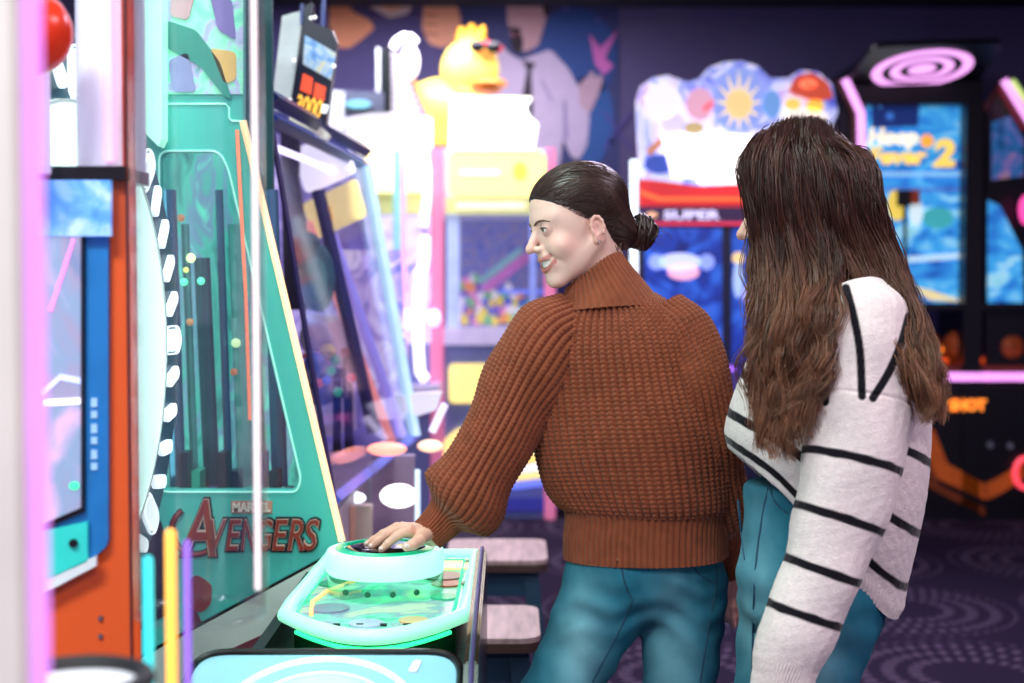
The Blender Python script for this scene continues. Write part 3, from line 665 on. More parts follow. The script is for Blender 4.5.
# board with the number on top of the case
q = thing('jackpot_board', 'slanted dark board with orange number and red patches above the slanted prize case', 'sign', P(305, 118, 3.95))
slab('side_face', [(271, 108), (282, 16), (303, 10), (290, 113)], 3.96, .05, mat('board_white', '#dde6ea', .4, emit=.25), q)
slab('panel', [(289, 113), (305, 6), (312, 2), (312, 22), (332, 30), (337, 42), (326, 124), (318, 126)], 3.95, .05, mat('panel_navy', '#1c1f3e', .35), q)
slab('picture', [(305, 35), (336, 53), (331, 80), (303, 64)], 3.945, .006, screen('board_pic', [(0.3, '#2f4a9a'), (0.45, '#6fa0d8'), (0.58, '#b7c7cf'), (0.7, '#d5c55a')], .7, 14), q)
slab('red_patch', [(303, 73), (313, 78), (311, 95), (300, 90)], 3.945, .006, glow('patch_red', '#ee5638', .8), q)
slab('red_patch', [(315, 82), (326, 87), (324, 101), (313, 97)], 3.945, .006, glow('patch_red', '#ee5638', .8), q)
text('number', '3000', glow('num_orange', '#ffc24a', 1.0), q, P(309, 107, 3.943), 26 / 360, 20 / 360, .006, bold=.02, rot=-.25)
slab('frame_bar', [(300, 4), (303, 3), (303, 24), (300, 24)], 3.94, .02, M_NAVY, q)
slab('frame_bar', [(322, -20), (326, -20), (324, 40), (320, 40)], 3.96, .02, M_NAVY, q)
for x, y in ((311, 18), (315, 17), (294, 60), (334, 66), (290, 100)): MB().ball(P(x, y, 3.938), .005, 8, 6).build('bulb', glow('bulb_w', '#ffffff', 1.5), q, True)
slab('lower_strip', [(290, 113), (318, 124), (330, 135), (326, 140), (288, 124)], 3.955, .04, mat('strip_pale', '#e4e0d2', .4, emit=.35), q)
slab('price_card', roundc([(322, 104), (329, 105), (326, 114), (320, 112)], 1.5), 3.942, .004, glow('card_w', '#eef6ff', 1.0), q)
# white unit and slatted board behind
q = thing('ticket_eater', 'small grey box with turquoise lid between the number board and the slatted board', 'box', P(360, 112, 8.3))
slab('body', [(338, 90), (384, 92), (384, 112), (340, 112)], 8.3, .15, mat('box_grey', '#5a5f72', .5), q)
slab('lid', oval(358, 104, 13, 4), 8.27, .03, mat('lid_teal', '#7cc6d6', .4, emit=.3), q)
slab('post', [(330, 90), (344, 92), (342, 135), (326, 132)], 8.27, .1, mat('board_white', '#dde6ea'), q)
q = thing('slatted_board', 'tall white slatted side board with black front edge above the white unit', 'board', P(400, 140, 8.32))
slab('black_edge', rect(380, 48, 391, 112), 8.32, .05, mat('edge_black', '#121a1c', .4), q)
slab('white_edge', rect(376.5, 48, 380, 112), 8.32, .05, mat('board_white', '#dde6ea'), q)
for i in range(11):
    y = 52 + i * 7
    x1 = 395 + i * 2.4
    slab('slat', [(391, y), (x1 + 6, y + 6), (x1 + 6, y + 9.5), (391, y + 3.5)], 8.34, .04, mat('slat_white', '#efeaf2', .4, emit=.45), q)
MB().ball(P(410, 62, 8.27), (.055, .05, .10), 16, 10).build('lit_dome', glow('arch_white', '#f7f2ff', 1.5), q, True)
slab('backing', [(391, 50), (404, 58), (428, 120), (428, 140), (391, 122)], 8.40, .02, mat('backing_lilac', '#9a8fae', .5, emit=.1), q)
slab('orange_band', [(404, 66), (412, 72), (430, 118), (424, 112)], 8.33, .01, mat('band_orange', '#e8a05a', .5, emit=.3), q)
for i in range(1):
    MB().tube([P(393, 48, 8.28), P(397, 41, 8.28), P(404, 37, 8.28), P(411, 38, 8.28), P(416, 43, 8.28)], .024, 10).build('lit_arch', glow('arch_white', '#f7f2ff', 1.5), q, True)

# ------------------------------------------------------------------ duck prize machine
YD = 8.45; kd = FPX / YD
t = thing('duck_machine', 'glass prize machine with yellow lit panels, pink posts and a toy duck on top', 'arcade machine', P(490, 285, YD) * (1, 1, 0))
M_PINK = mat('pink_post', '#ef86b0', .35, emit=.35, var=.04)
M_YEL = glow('panel_yellow', '#ffe689', 1.05)
xl, xrr = P(432, 0, YD)[0], P(556, 0, YD)[0]
zt_, zg0, zg1 = P(0, 148, YD)[2], P(0, 345, YD)[2], P(0, 214, YD)[2]
MB().box(xl - .46, xrr, YD + .02, YD + .80, 0, zg0).build('base', mat('base_periwinkle', '#8490cc', .4, var=.06), t, bevel=.01)
MB().box(xl - .46, xrr, YD + .02, YD + .80, zg1, zt_).build('hood', mat('hood_white', '#d9dcf2', .4, emit=.2), t, bevel=.01)
for x0, x1 in ((430, 443), (545, 556)):
    MB().box(P(x0, 0, YD)[0], P(x1, 0, YD)[0], YD - .02, YD + .04, 0, zt_).build('post', M_PINK, t, bevel=.008)
MB().box(P(446, 0, YD)[0], P(459, 0, YD)[0], YD, YD + .04, zg0, zg1).build('post', mat('post_ice', '#b4c8f2', .3, emit=.35), t)
MB().box(P(530, 0, YD)[0], P(536, 0, YD)[0], YD, YD + .04, zg0, zg1).build('post', mat('post_peri', '#8fa2ee', .3, emit=.35), t)
p = slab('marquee', rpoly(449, 150, 546, 196, 9), YD - .03, .05, M_YEL, t)
slab('marquee_mark', oval(520, 171, 7, 9), YD - .036, .006, glow('mark_amber', '#ffd24a', .85), p)
slab('marquee_stripe', rpoly(460, 170, 500, 175, 2), YD - .036, .006, glow('stripe_cream', '#fff6cf', 1.3), p)
slab('lower_band', rect(446, 198, 556, 214), YD - .02, .03, mat('band_green', '#d3d68e', .4, emit=.4), t)
slab('band_letters', rpoly(456, 202, 525, 209, 2), YD - .024, .004, mat('band_pale', '#eef0c8', .4, emit=.6), t)
slab('rear_print', rect(446, 214, 556, 330), YD + .74, .02, screen('duck_rear', [(0.32, '#2e3a86'), (0.45, '#5f68a8'), (0.55, '#7a6f8c'), (0.66, '#3f5fae'), (0.8, '#a08a6a')], .65, 9, 4, 2), t)
slab('glass_front', rect(446, 214, 556, 345), YD + .01, .005, glass('duck_glass', (.95, .95, 1), .04, .3), t)
MB().tube([P(484, 290, YD + .2), P(530, 254, YD + .2)], .034, 6).build('chute_rail', mat('rail_pink', '#d07cc0', .3, emit=.3), t)
MB().tube([P(480, 282, YD + .25), P(522, 250, YD + .25)], .025, 6).build('chute_rail', mat('rail_teal', '#8ccbc6', .3, emit=.3), t)
MB().tube([P(500, 292, YD + .1), P(556, 292, YD + .1)], .015, 6).build('cross_rail', mat('rail_blue', '#6f8cf0', .3, emit=.4), t)
slab('tray', rect(444, 328, 556, 345), YD - .04, .6, mat('tray_lilac', '#d6cdf0', .4, emit=.25), t)
slab('lower_panel', rpoly(449, 364, 512, 403, 5), YD - .005, .03, M_YEL, t)
slab('lower_ring', oval(479, 458, 40, 34), YD - .002, .03, M_YEL, t)
slab('lower_ring_inner', oval(479, 458, 26, 22), YD - .008, .01, mat('ring_lilac', '#c8a7d8', .4, emit=.3), t)
for i, c in enumerate(('#fff3b0', '#ffd76e', '#f7f2ff', '#ffe28a', '#6f7ff0')):
    slab('lower_stripe', [(508, 452 + i * 8), (556, 446 + i * 8), (556, 452 + i * 8), (508, 458 + i * 8)], YD - .006, .02, glow('lst_' + c[1:], c, 1.0), t)
slab('floor_glow', rect(436, 498, 556, 512), YD - .01, .03, mat('kick_blue', '#3b3fa8', .4, emit=.25), t)
# left flank of the machine
for x0, x1 in ((366, 396), (402, 428)):
    slab('flank_panel', rpoly(x0, 150, x1, 192, 4), YD - .10, .04, glow('flank_yellow', '#fff0b2', 1.25), t)
slab('flank_top', [(345, 118), (380, 112), (432, 118), (432, 148), (350, 150)], YD - .08, .04, glow('flank_white', '#fbf7ff', 1.15), t)
slab('flank_band', rect(366, 193, 430, 214), YD - .08, .03, mat('band_green', '#d3d68e'), t)
slab('flank_rear', rect(352, 205, 432, 400), YD + .30, .02, screen('flank_art', [(0.3, '#8b8fd6'), (0.45, '#d9c8f0'), (0.55, '#f2ecff'), (0.68, '#a386cc'), (0.8, '#5a60b0')], .85, 6, 4, 1.5), t)
MB().tube([P(397, 150, YD - .12), P(397, 380, YD - .12)], .022, 8).build('flank_tube', mat('tube_teal', '#8fd2d8', .3, emit=.6), t, True)
MB().tube([P(403, 150, YD - .12), P(404, 380, YD - .12)], .016, 8).build('flank_tube', mat('tube_pinkish', '#f0b6d6', .3, emit=.6), t, True)
MB().tube([P(412, 150, YD - .16), P(424, 151, YD - .16), P(427, 170, YD - .16), P(427, 200, YD - .16), P(423, 226, YD - .16)], .022, 8).build('neon_tube', glow('neon_white', '#fff6ff', 2.0), t, True)
MB().tube([P(425, 236, YD - .16), P(424, 262, YD - .16), P(419, 290, YD - .16), P(418, 340, YD - .16), P(420, 372, YD - .16), P(426, 380, YD - .16)], .028, 8).build('neon_tube', glow('neon_white', '#fff6ff', 2.0), t, True)
for x, y in ((409, 318), (434, 318), (404, 322), (420, 276)): MB().ball(P(x, y, YD - .17), (.040, .03, .052), 12, 8).build('neon_bulb', glow('bulb_lav', '#f6d8ff', 1.5), t, True)
slab('flank_ledge', [(392, 388), (440, 384), (440, 398), (392, 402)], YD - .2, .2, mat('tray_lilac', '#c9bfe6'), t)
# sign and duck
sg = slab('top_sign', [(451, 95), (532, 97), (526, 107), (530, 117), (538, 124), (534, 149), (449, 149)], YD - .04, .06, glow('sign_white', '#fffdf4', 1.7), t)
slab('sign_skyline', [(452, 138), (470, 134), (490, 138), (510, 134), (530, 138), (530, 146), (452, 146)], YD - .045, .005, glow('sky_pale', '#d8ecff', 1.2), sg)
dk = thing('rubber_duck', 'giant yellow toy duck with red sunglasses on the prize machine', 'toy duck', P(458, 150, YD + .25))
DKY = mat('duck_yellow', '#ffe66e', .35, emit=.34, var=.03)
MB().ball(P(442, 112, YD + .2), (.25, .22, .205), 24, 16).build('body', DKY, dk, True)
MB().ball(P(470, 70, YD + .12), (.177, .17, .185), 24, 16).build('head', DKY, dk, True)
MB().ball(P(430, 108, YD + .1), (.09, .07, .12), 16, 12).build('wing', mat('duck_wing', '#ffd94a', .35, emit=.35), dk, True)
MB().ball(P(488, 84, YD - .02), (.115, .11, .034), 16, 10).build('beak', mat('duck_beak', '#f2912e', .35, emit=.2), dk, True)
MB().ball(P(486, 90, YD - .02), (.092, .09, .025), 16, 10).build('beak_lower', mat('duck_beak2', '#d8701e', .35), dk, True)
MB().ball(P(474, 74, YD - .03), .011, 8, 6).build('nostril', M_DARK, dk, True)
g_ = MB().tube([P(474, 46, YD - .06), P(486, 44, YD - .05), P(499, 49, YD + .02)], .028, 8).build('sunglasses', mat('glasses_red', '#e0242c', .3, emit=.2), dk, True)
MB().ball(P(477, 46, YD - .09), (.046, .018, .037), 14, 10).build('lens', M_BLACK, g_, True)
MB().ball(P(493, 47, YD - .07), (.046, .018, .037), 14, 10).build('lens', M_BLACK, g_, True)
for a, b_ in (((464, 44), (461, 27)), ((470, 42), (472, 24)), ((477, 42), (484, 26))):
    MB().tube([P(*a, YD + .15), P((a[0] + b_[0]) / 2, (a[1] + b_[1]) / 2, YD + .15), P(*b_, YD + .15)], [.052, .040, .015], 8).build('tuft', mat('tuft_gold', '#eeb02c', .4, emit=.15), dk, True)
# heap of small prize toys: each a thing
names = (('yellow', '#f5e063'), ('white', '#f0ecf6'), ('blue', '#5a6fd0'), ('green', '#79c48a'), ('pink', '#e89ac6'), ('purple', '#8a6ac0'), ('orange', '#f0a45a'))
k_ = 0
for row, (y, nn_, xx0, xx1) in enumerate(((321, 14, 450, 534), (312, 13, 452, 530), (304, 12, 452, 528), (296, 11, 452, 522), (288, 9, 454, 508), (281, 6, 458, 492))):
    for i in range(nn_):
        x = xx0 + (xx1 - xx0) * i / (nn_ - 1) + random.uniform(-2, 2)
        cn, cc = names[random.randrange(7)]
        c = P(x, y + random.uniform(-2, 2), YD + .12 + row * .06 + random.uniform(0, .05))
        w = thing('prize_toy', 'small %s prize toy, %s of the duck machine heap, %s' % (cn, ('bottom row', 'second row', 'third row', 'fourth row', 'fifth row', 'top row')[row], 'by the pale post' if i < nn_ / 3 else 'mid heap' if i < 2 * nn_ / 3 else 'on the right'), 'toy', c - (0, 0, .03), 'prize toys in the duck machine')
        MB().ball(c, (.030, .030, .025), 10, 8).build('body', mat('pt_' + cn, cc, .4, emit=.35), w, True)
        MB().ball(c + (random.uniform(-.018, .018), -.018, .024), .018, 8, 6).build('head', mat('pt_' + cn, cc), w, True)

# ------------------------------------------------------------------ two stools
M_SEAT = mat('stool_wood', '#b59a98', .45, var=.28, scale=5, stretch=(10, 1.2, 10), bump=.2, bscale=30)
M_SEATD = mat('stool_edge', '#4a342e', .5, var=.2)
M_LEG = mat('stool_teal', '#1f3f58', .45, var=.1)
def stool(cx, cy, zs, w, dp, label):
    s = thing('stool', label, 'stool', (cx, cy, 0), 'wooden stools by the console')
    pts = rpoly(cx - w / 2, cy - dp / 2, cx + w / 2, cy + dp / 2, .045, 6)
    MB().prism([(x, y, zs - .012) for x, y in pts], (0, 0, .012)).build('seat', M_SEAT, s)
    MB().prism([(x, y, zs - .034) for x, y in pts], (0, 0, .022)).build('seat_edge', M_SEATD, s)
    MB().box(cx - w / 2 + .03, cx + w / 2 - .03, cy - dp / 2 + .03, cy + dp / 2 - .03, zs - .11, zs - .034).build('apron', M_LEG, s)
    for sx in (-1, 1):
        for sy in (-1, 1):
            tx, ty = cx + sx * (w / 2 - .05), cy + sy * (dp / 2 - .05); bx, by = cx + sx * (w / 2 + .01), cy + sy * (dp / 2 + .01)
            q = .022
            b = MB(); b._add([(tx - q, ty - q, zs - .05), (tx + q, ty - q, zs - .05), (tx + q, ty + q, zs - .05), (tx - q, ty + q, zs - .05),
                              (bx - q * .8, by - q * .8, 0), (bx + q * .8, by - q * .8, 0), (bx + q * .8, by + q * .8, 0), (bx - q * .8, by + q * .8, 0)],
                             [(0, 1, 2, 3), (4, 5, 6, 7), (0, 1, 5, 4), (1, 2, 6, 5), (2, 3, 7, 6), (3, 0, 4, 7)])
            b.build('leg', M_LEG, s)
    f = .25; hx, hy = w / 2 - .008, dp / 2 - .008
    for a, c in (((-hx, -hy), (hx, -hy)), ((-hx, hy), (hx, hy)), ((-hx, -hy), (-hx, hy)), ((hx, -hy), (hx, hy))):
        MB().tube([(cx + a[0], cy + a[1], f * .62), (cx + c[0], cy + c[1], f * .62)], .012, 6).build('stretcher', M_LEG, s)
stool(-.045, 4.28, .60, .30, .36, 'farther wooden-topped stool with dark blue legs behind the console')
stool(-.085, 3.36, .60, .30, .34, 'nearer wooden-topped stool with grained seat right beside the console')

# ------------------------------------------------------------------ cabinet with big lit marquee
YK = 7.5; kk = FPX / YK
t = thing('marquee_cabinet', 'wide arcade cabinet with white lit marquee board and red band', 'arcade machine', P(740, 285, YK) * (1, 1, 0))
bx0, bx1 = P(640, 0, YK)[0], P(842, 0, YK)[0]
MB().box(bx0, bx1, YK + .02, YK + .7, 0, P(0, 182, YK)[2]).build('body', mat('cab_navy', '#10163c', .35, var=.15), t, bevel=.01)
board = [(640, 178), (637, 100), (641, 86), (652, 78), (668, 75), (675, 78), (688, 82), (700, 78), (708, 68), (724, 62), (742, 61), (758, 66), (770, 78), (788, 78), (800, 70), (818, 72), (832, 84), (838, 112), (832, 126), (830, 180), (700, 186)]
slab('marquee_board', board, YK - .04, .08, screen('marquee_art', [(0.28, '#3a48c8'), (0.42, '#8ea0f4'), (0.54, '#eef0ff'), (0.68, '#c3a6ee'), (0.8, '#f6d0e0')], .6, 4.5, 3, 1.8), t)
slab('arch_burst', oval(739, 100, 27, 34), YK - .05, .01, glow('burst_blue', '#8fa8f4', .6), t)
for i in range(12):
    a = 2 * PI * i / 12
    slab('burst_ray', [(739 + 9 * math.cos(a - .3), 104 + 10 * math.sin(a - .3)), (739 + 25 * math.cos(a), 101 + 32 * math.sin(a)), (739 + 9 * math.cos(a + .3), 104 + 10 * math.sin(a + .3))], YK - .056, .006, glow('ray_gold', '#ffe2a4', .8), t)
slab('burst_core', oval(739, 104, 13, 14), YK - .062, .006, glow('core_gold', '#ffd98a', .7), t)
for q, c, e in ((oval(662, 102, 16, 17), '#f2e8fb', 1.3), (oval(700, 104, 14, 16), '#f3b2c8', .9), (oval(673, 122, 12, 10), '#e8dcf6', 1.0), ([(702, 108), (712, 100), (714, 104), (704, 112)], '#d2506a', .8),
                (roundc([(788, 92), (796, 76), (812, 72), (828, 82), (834, 98), (816, 102)], 5), '#e2522e', .8), (oval(808, 84, 9, 5), '#f7c6a0', 1.0), (oval(793, 104, 8, 6), '#ffd860', 1.1), (oval(815, 106, 9, 7), '#ffd24a', 1.1), (oval(806, 118, 22, 10), '#fff2e2', 1.3),
                ([(646, 150), (660, 138), (664, 142), (650, 156)], '#d88a50', .8), (oval(660, 164, 16, 10), '#2e55c0', .7), (oval(772, 104, 9, 14), '#6fa8e8', .9), (oval(694, 128, 10, 6), '#d9c07c', .8)):
    slab('marquee_shape', q, YK - .066, .006, glow('ms_%s' % c[1:], c, e * .65), t)
slab('lit_plate', roundc([(662, 136), (752, 136), (752, 172), (700, 170), (696, 178), (672, 176)], 4), YK - .08, .012, glow('plate_white', '#fff3ea', 2.2), t)
slab('lit_plate', roundc([(696, 166), (752, 166), (752, 184), (698, 184)], 4), YK - .09, .012, glow('plate_white2', '#fff0ee', 1.8), t)
slab('red_band', [(640, 180), (842, 180), (842, 208), (640, 206)], YK - .03, .05, glow('band_red', '#c81e22', .75), t)
slab('orange_stripe', roundc([(640, 190), (660, 197), (842, 197), (842, 201), (658, 201), (640, 194)], 2), YK - .036, .006, glow('stripe_orange', '#f06a2c', .9), t)
slab('word_band', rect(640, 207, 842, 223), YK - .03, .05, mat('band_plum', '#3a2050', .4, emit=.3), t)
text('word', 'SUPER', glow('word_lav', '#dcd4f8', 1.1), t, P(692, 215, YK - .034), 56 / kk, 9 / kk, .006, bold=.03)
MB().ball(P(652, 215, YK - .034), (.030, .01, .016), 10, 8).build('word_badge', glow('badge_peach', '#f0b48c', .9), t, True)
slab('lower_edge', rect(640, 222, 842, 225), YK - .035, .01, glow('edge_red', '#e8345a', .9), t)
for x0, x1, j in ((645, 722, 0), (732, 836, 1)):
    b_ = slab('bay_screen', rect(x0, 228, x1, 372), YK - .0, .03, screen('bay_blue', [(0.3, '#0b1f6a'), (0.45, '#1a3fae'), (0.58, '#2f6fe0'), (0.72, '#5a55c8')], .55, 5, 4, 1.2), t)
    for (x, y, rx, ry, c, e) in ((.45, 262, 22, 9, '#c8d2ff', .9), (.5, 272, 16, 8, '#f2b0cc', .9), (.15, 262, 8, 8, '#8fa6f4', .8), (.8, 262, 8, 8, '#8fa6f4', .8)) if j == 0 else ((.06, 258, 6, 6, '#f2d08c', .9), (.06, 280, 5, 18, '#a8c4ee', .8), (.2, 295, 10, 12, '#b8b2f4', .8)):
        slab('screen_patch', oval(x0 + (x1 - x0) * x, y, rx, ry), YK - .006, .006, glow('sp_' + c[1:], c, e), b_)
slab('control_ledge', [(640, 372), (842, 372), (842, 392), (640, 392)], YK - .25, .30, mat('ledge_violet', '#4c3f9c', .35, emit=.15), t)
for i, c in enumerate(('#ff6ac8', '#6a8cff', '#ff9a5a', '#b06aff')):
    MB().ball(P(652 + i * 26, 372, YK - .15), .035, 12, 8).build('push_button', glow('pb_' + c[1:], c, 1.0), t, True)
MB().tube([P(634, 160, YK - .10), P(634, 200, YK - .10), P(634, 272, YK - .1)], .020, 10).build('neon_edge', glow('neon_ice', '#e6f4ff', 2.0), t, True)
MB().tube([P(634, 272, YK - .10), P(634, 345, YK - .10)], .020, 10).build('neon_edge', glow('neon_rose', '#ffc6da', 1.8), t, True)

# ------------------------------------------------------------------ basketball machine
YH = 8.4; kh = FPX / YH
def lane(name, label, dx, parent_cat='arcade machine', full=True):
    return thing(name, label, parent_cat, P(925 + dx, 285, YH) * (1, 1, 0), 'basketball machines')
t = lane('basketball_machine', 'black basketball machine with pink ring hood and bright blue screen', 0)
M_HB = mat('hood_black', '#0d0c14', .35, var=.2)
M_NP = glow('neon_pink', '#f4a8f4', 1.35)
slab('hood', roundc([(846, 96), (846, 78), (868, 54), (902, 43), (964, 42), (980, 56), (984, 92), (972, 104), (860, 104)], 5), YH - .02, .9, M_HB, t)
hc = P(922, 69, YH - .24)
nv = np.array((0, -math.sin(math.radians(14)) , -math.cos(math.radians(14)))); nv /= np.linalg.norm(nv)
tilt = math.radians(22 - 8.6)
uu = np.array((1, -0.0, .035)); uu /= np.linalg.norm(uu); ww = np.array((0, math.cos(tilt), -math.sin(tilt)))
Rr = 49 / FPX * (YH - .24)
def ringpts(r, n_=48): return [hc + r * (math.cos(a) * uu + math.sin(a) * ww) for a in np.linspace(0, 2 * PI, n_ + 1)[:-1]]
nrm = np.cross(uu, ww); nrm = nrm if nrm[2] < 0 else -nrm
cp = MB().prism([hc - nrm * .03 + x * uu + y * ww for x, y in roundc([(-.36, -.34), (.36, -.34), (.40, .30), (-.40, .30)], .08)], nrm * .028).build('canopy', M_HB, t)
for ro, ri in ((1.0, .80), (.63, .45)):
    MB().holed(ringpts(Rr * ro), ringpts(Rr * ri), nrm * .004).build('ring_light', M_NP, t)
MB().prism(ringpts(Rr * .27), nrm * .004).build('ring_light', M_NP, t)
for x in (910, 962): MB().ball(P(x, 45, YH - .03), (.03, .02, .016), 10, 6).build('hood_lamp', glow('lamp_coral', '#d86a60', .6), t, True)
slab('hood_plate', rect(923, 43, 952, 48), YH - .03, .02, mat('plate_dim', '#6a6a8c', .4), t)
MB().tube([P(845, 79, YH - .1), P(861, 113, YH - .1), P(862, 165, YH - .1)], .024, 8).build('neon_edge', M_NP, t, True)
MB().tube([P(838, 80, YH - .05), P(855, 114, YH - .05), P(856, 380, YH - .05)], .022, 6).build('frame_post', mat('frame_rust', '#5a2c28', .4), t)
MB().box(P(842, 0, YH)[0], P(866, 0, YH)[0], YH, YH + .9, 0, P(0, 100, YH)[2]).build('side_wall', M_HB, t)
MB().box(P(968, 0, YH)[0], P(986, 0, YH)[0], YH, YH + .5, 0, P(0, 100, YH)[2]).build('side_wall', M_HB, t)
scn = slab('screen', rpoly(866, 99, 968, 306, 3), YH + .12, .03, screen('hoop_screen', [(0.28, '#0f3f9a'), (0.42, '#2a7fd0'), (0.54, '#3fa6e4'), (0.64, '#9fd8f0'), (0.78, '#3fb4b0')], .85, 2.6, 5, 1.6, (1, 1, 2.2)), t)
slab('screen_sky', [(872, 100), (920, 100), (918, 126), (872, 128)], YH + .11, .006, mat('sky_deep', '#1d3a86', .4, emit=.4), scn)
GOLD = glow('title_gold', '#ffd35a', 1.0); CREAM = glow('title_cream', '#fff2c8', 1.05)
kq = FPX / (YH + .10)
text('title_word', 'Hoop', CREAM, scn, P(893, 139, YH + .106), 50 / kq, 22 / kq, .01, shear=.15, bold=.05)
text('title_word', 'Fever', GOLD, scn, P(898, 156, YH + .10), 58 / kq, 17 / kq, .01, shear=.15, bold=.04)
text('title_number', '2', GOLD, scn, P(944, 153, YH + .10), 22 / kq, 28 / kq, .01, shear=.1, bold=.05)
MB().ball(P(927, 141, YH + .10), (.040, .012, .040), 14, 10).build('title_ball', glow('ball_gold', '#ffa63a', 1.0), scn, True)
for x, y, c in ((880, 104, '#5aa8f0'), (919, 103, '#e8a074'), (890, 116, '#3f7ad0')): MB().ball(P(x, y, YH + .105), (.022, .008, .022), 10, 8).build('screen_dot', glow('sd_' + c[1:], c, .8), scn, True)
for q, c in ((oval(897, 205, 10, 16), '#f2d45a'), (oval(916, 212, 7, 14), '#d8f0f4'), (oval(938, 218, 16, 11), '#3fa8b0'), ([(868, 188), (968, 188), (968, 191), (868, 191)], '#4f6fb8'), ([(890, 258), (966, 252), (966, 258), (890, 264)], '#bfe4f4'), ([(908, 285), (930, 290), (966, 302), (930, 300)], '#f0dc9c'), ([(872, 172), (968, 172), (968, 176), (872, 176)], '#8fc8ee')):
    slab('screen_patch', q, YH + .11, .006, glow('hp_' + c[1:], c, .8), scn)
bk = slab('bracket', rect(898, 190, 911, 206), YH + .03, .03, M_DARK, t)
slab('bracket_flag', rect(911, 190, 920, 204), YH + .03, .02, mat('flag_rust', '#a03c1e', .4, emit=.2), t)
MB().tube([P(905, 206, YH + .05), P(905, 300, YH + .05)], .012, 6).build('pole', M_DARK, t)
MB().box(P(866, 0, YH)[0], P(986, 0, YH)[0], YH + .02, YH + .06, P(0, 310, YH)[2], P(0, 303, YH)[2]).build('cross_bar', M_HB, t)
MB().box(P(842, 0, YH)[0], P(986, 0, YH)[0], YH + .02, YH + .9, 0, P(0, 381, YH)[2]).build('base', M_HB, t)
MB().box(P(866, 0, YH)[0], P(968, 0, YH)[0], YH + .05, YH + .45, P(0, 372, YH)[2], P(0, 366, YH)[2]).build('ball_tray', mat('tray_rust', '#6a2a14', .4), t)
slab('tray_light', rpoly(925, 346, 966, 352, 2), YH + .26, .03, glow('tray_orange', '#ff8a2a', 2.2), t)
slab('tray_light', rect(880, 358, 985, 366), YH + .30, .03, glow('tray_red', '#e8501c', 1.0), t)
slab('neon_strip', rect(860, 373, 986, 381), YH - .02, .04, glow('neon_strip_pink', '#ef9af2', 1.4), t)
SHOT = glow('shot_orange', '#ff8a2e', 1.5)
text('lane_word', 'POP SHOT', SHOT, t, P(953, 405, YH - .005), 66 / kh, 12 / kh, .02, bold=.04)
M_CH = mat('chevron_orange', '#c2561c', .4, emit=.22)
slab('chevron', [(918, 425), (934, 430), (948, 464), (985, 484), (985, 500), (936, 478), (918, 436)], YH + .0, .02, M_CH, t)
slab('chevron', [(918, 474), (985, 508), (985, 516), (918, 482)], YH + .0, .02, mat('chevron_rust', '#7c3516', .4, emit=.12), t)
slab('chevron', [(918, 446), (924, 448), (940, 486), (918, 470)], YH + .0, .02, mat('chevron_rust', '#7c3516'), t)
for x, lab in ((923, 'orange basketball half hidden behind the long brown hair'), (960.5, 'orange basketball in the middle of the lit tray beside the black post'), (1008, 'dark orange basketball near the right picture edge')):
    c = P(x, 342, YH + .20); c[2] = P(0, 366, YH)[2] + .106
    w = thing('basketball', lab, 'basketball', c - (0, 0, .106), 'basketballs in the tray')
    MB().ball(c, .106, 24, 16).build('ball', mat('ball_orange', '#c85a1c', .55, var=.12, scale=60, bump=.3, bscale=300), w, True)
    for ax_, rf in (((1, 0, 0), (0, 0, 1)), ((0, 0, 1), (1, 0, 0))):
        ax_ = np.array(ax_, float); rf = np.array(rf, float); th_ = np.cross(ax_, rf)
        MB().tube([c + .1055 * (math.cos(a) * rf + math.sin(a) * th_) for a in np.linspace(0, 2 * PI, 33)[:-1]], .003, 5, True).build('seam', M_DARK, w, True)
t = lane('basketball_machine', 'second dark basketball machine cut off by the right picture edge', 95)
slab('frame', [(1003, 78), (1040, 120), (1062, 120), (1062, 370), (986, 370), (986, 112)], YH + .12, .04, M_HB, t)
MB().tube([P(1004, 80, YH - .05), P(1030, 122, YH - .05)], .024, 8).build('neon_edge', M_NP, t, True)
MB().tube([P(985, 110, YH - .02), P(1003, 80, YH - .02)], .020, 6).build('frame_edge', mat('frame_rust', '#5a2c28'), t)
MB().tube([P(999, 88, YH - .04), P(1024, 130, YH - .04)], .016, 6).build('frame_edge', mat('frame_red', '#8c2430', .4, emit=.2), t)
MB().tube([P(1012, 80, YH - .03), P(1034, 112, YH - .03)], .016, 6).build('frame_light', glow('lime', '#c8e884', .9), t)
slab('screen', [(992, 122), (1010, 116), (1024, 140), (1024, 176), (992, 180)], YH + .11, .02, screen('side_screen', [(0.3, '#10285a'), (0.5, '#2a6aa8'), (0.62, '#7a6ab0'), (0.75, '#d8a06a')], .5, 5), t)
slab('screen', [(988, 200), (1000, 206), (1022, 250), (1024, 304), (988, 304)], YH + .11, .02, screen('hoop_screen', [], 0), t)
MB().ball(P(1026, 210, YH - .02), (.045, .02, .09), 14, 10).build('side_lamp', glow('lamp_magenta', '#f04aa0', 1.2), t, True)
MB().box(P(987, 0, YH)[0], P(1065, 0, YH)[0], YH + .02, YH + .9, 0, P(0, 381, YH)[2]).build('base', M_HB, t)
slab('neon_strip', rect(987, 373, 1065, 381), YH - .02, .04, glow('neon_strip_pink', '#ef9af2', 1.4), t)
MB().box(P(987, 0, YH)[0], P(1065, 0, YH)[0], YH + .02, YH + .06, P(0, 310, YH)[2], P(0, 303, YH)[2]).build('cross_bar', M_HB, t)
MB().box(P(987, 0, YH)[0], P(1065, 0, YH)[0], YH + .05, YH + .45, P(0, 372, YH)[2], P(0, 366, YH)[2]).build('ball_tray', mat('tray_rust', '#6a2a14', .4), t)
slab('tray_light', rpoly(990, 348, 1030, 352, 2), YH + .32, .03, glow('tray_orange', '#ff8a2a', 2.2), t)
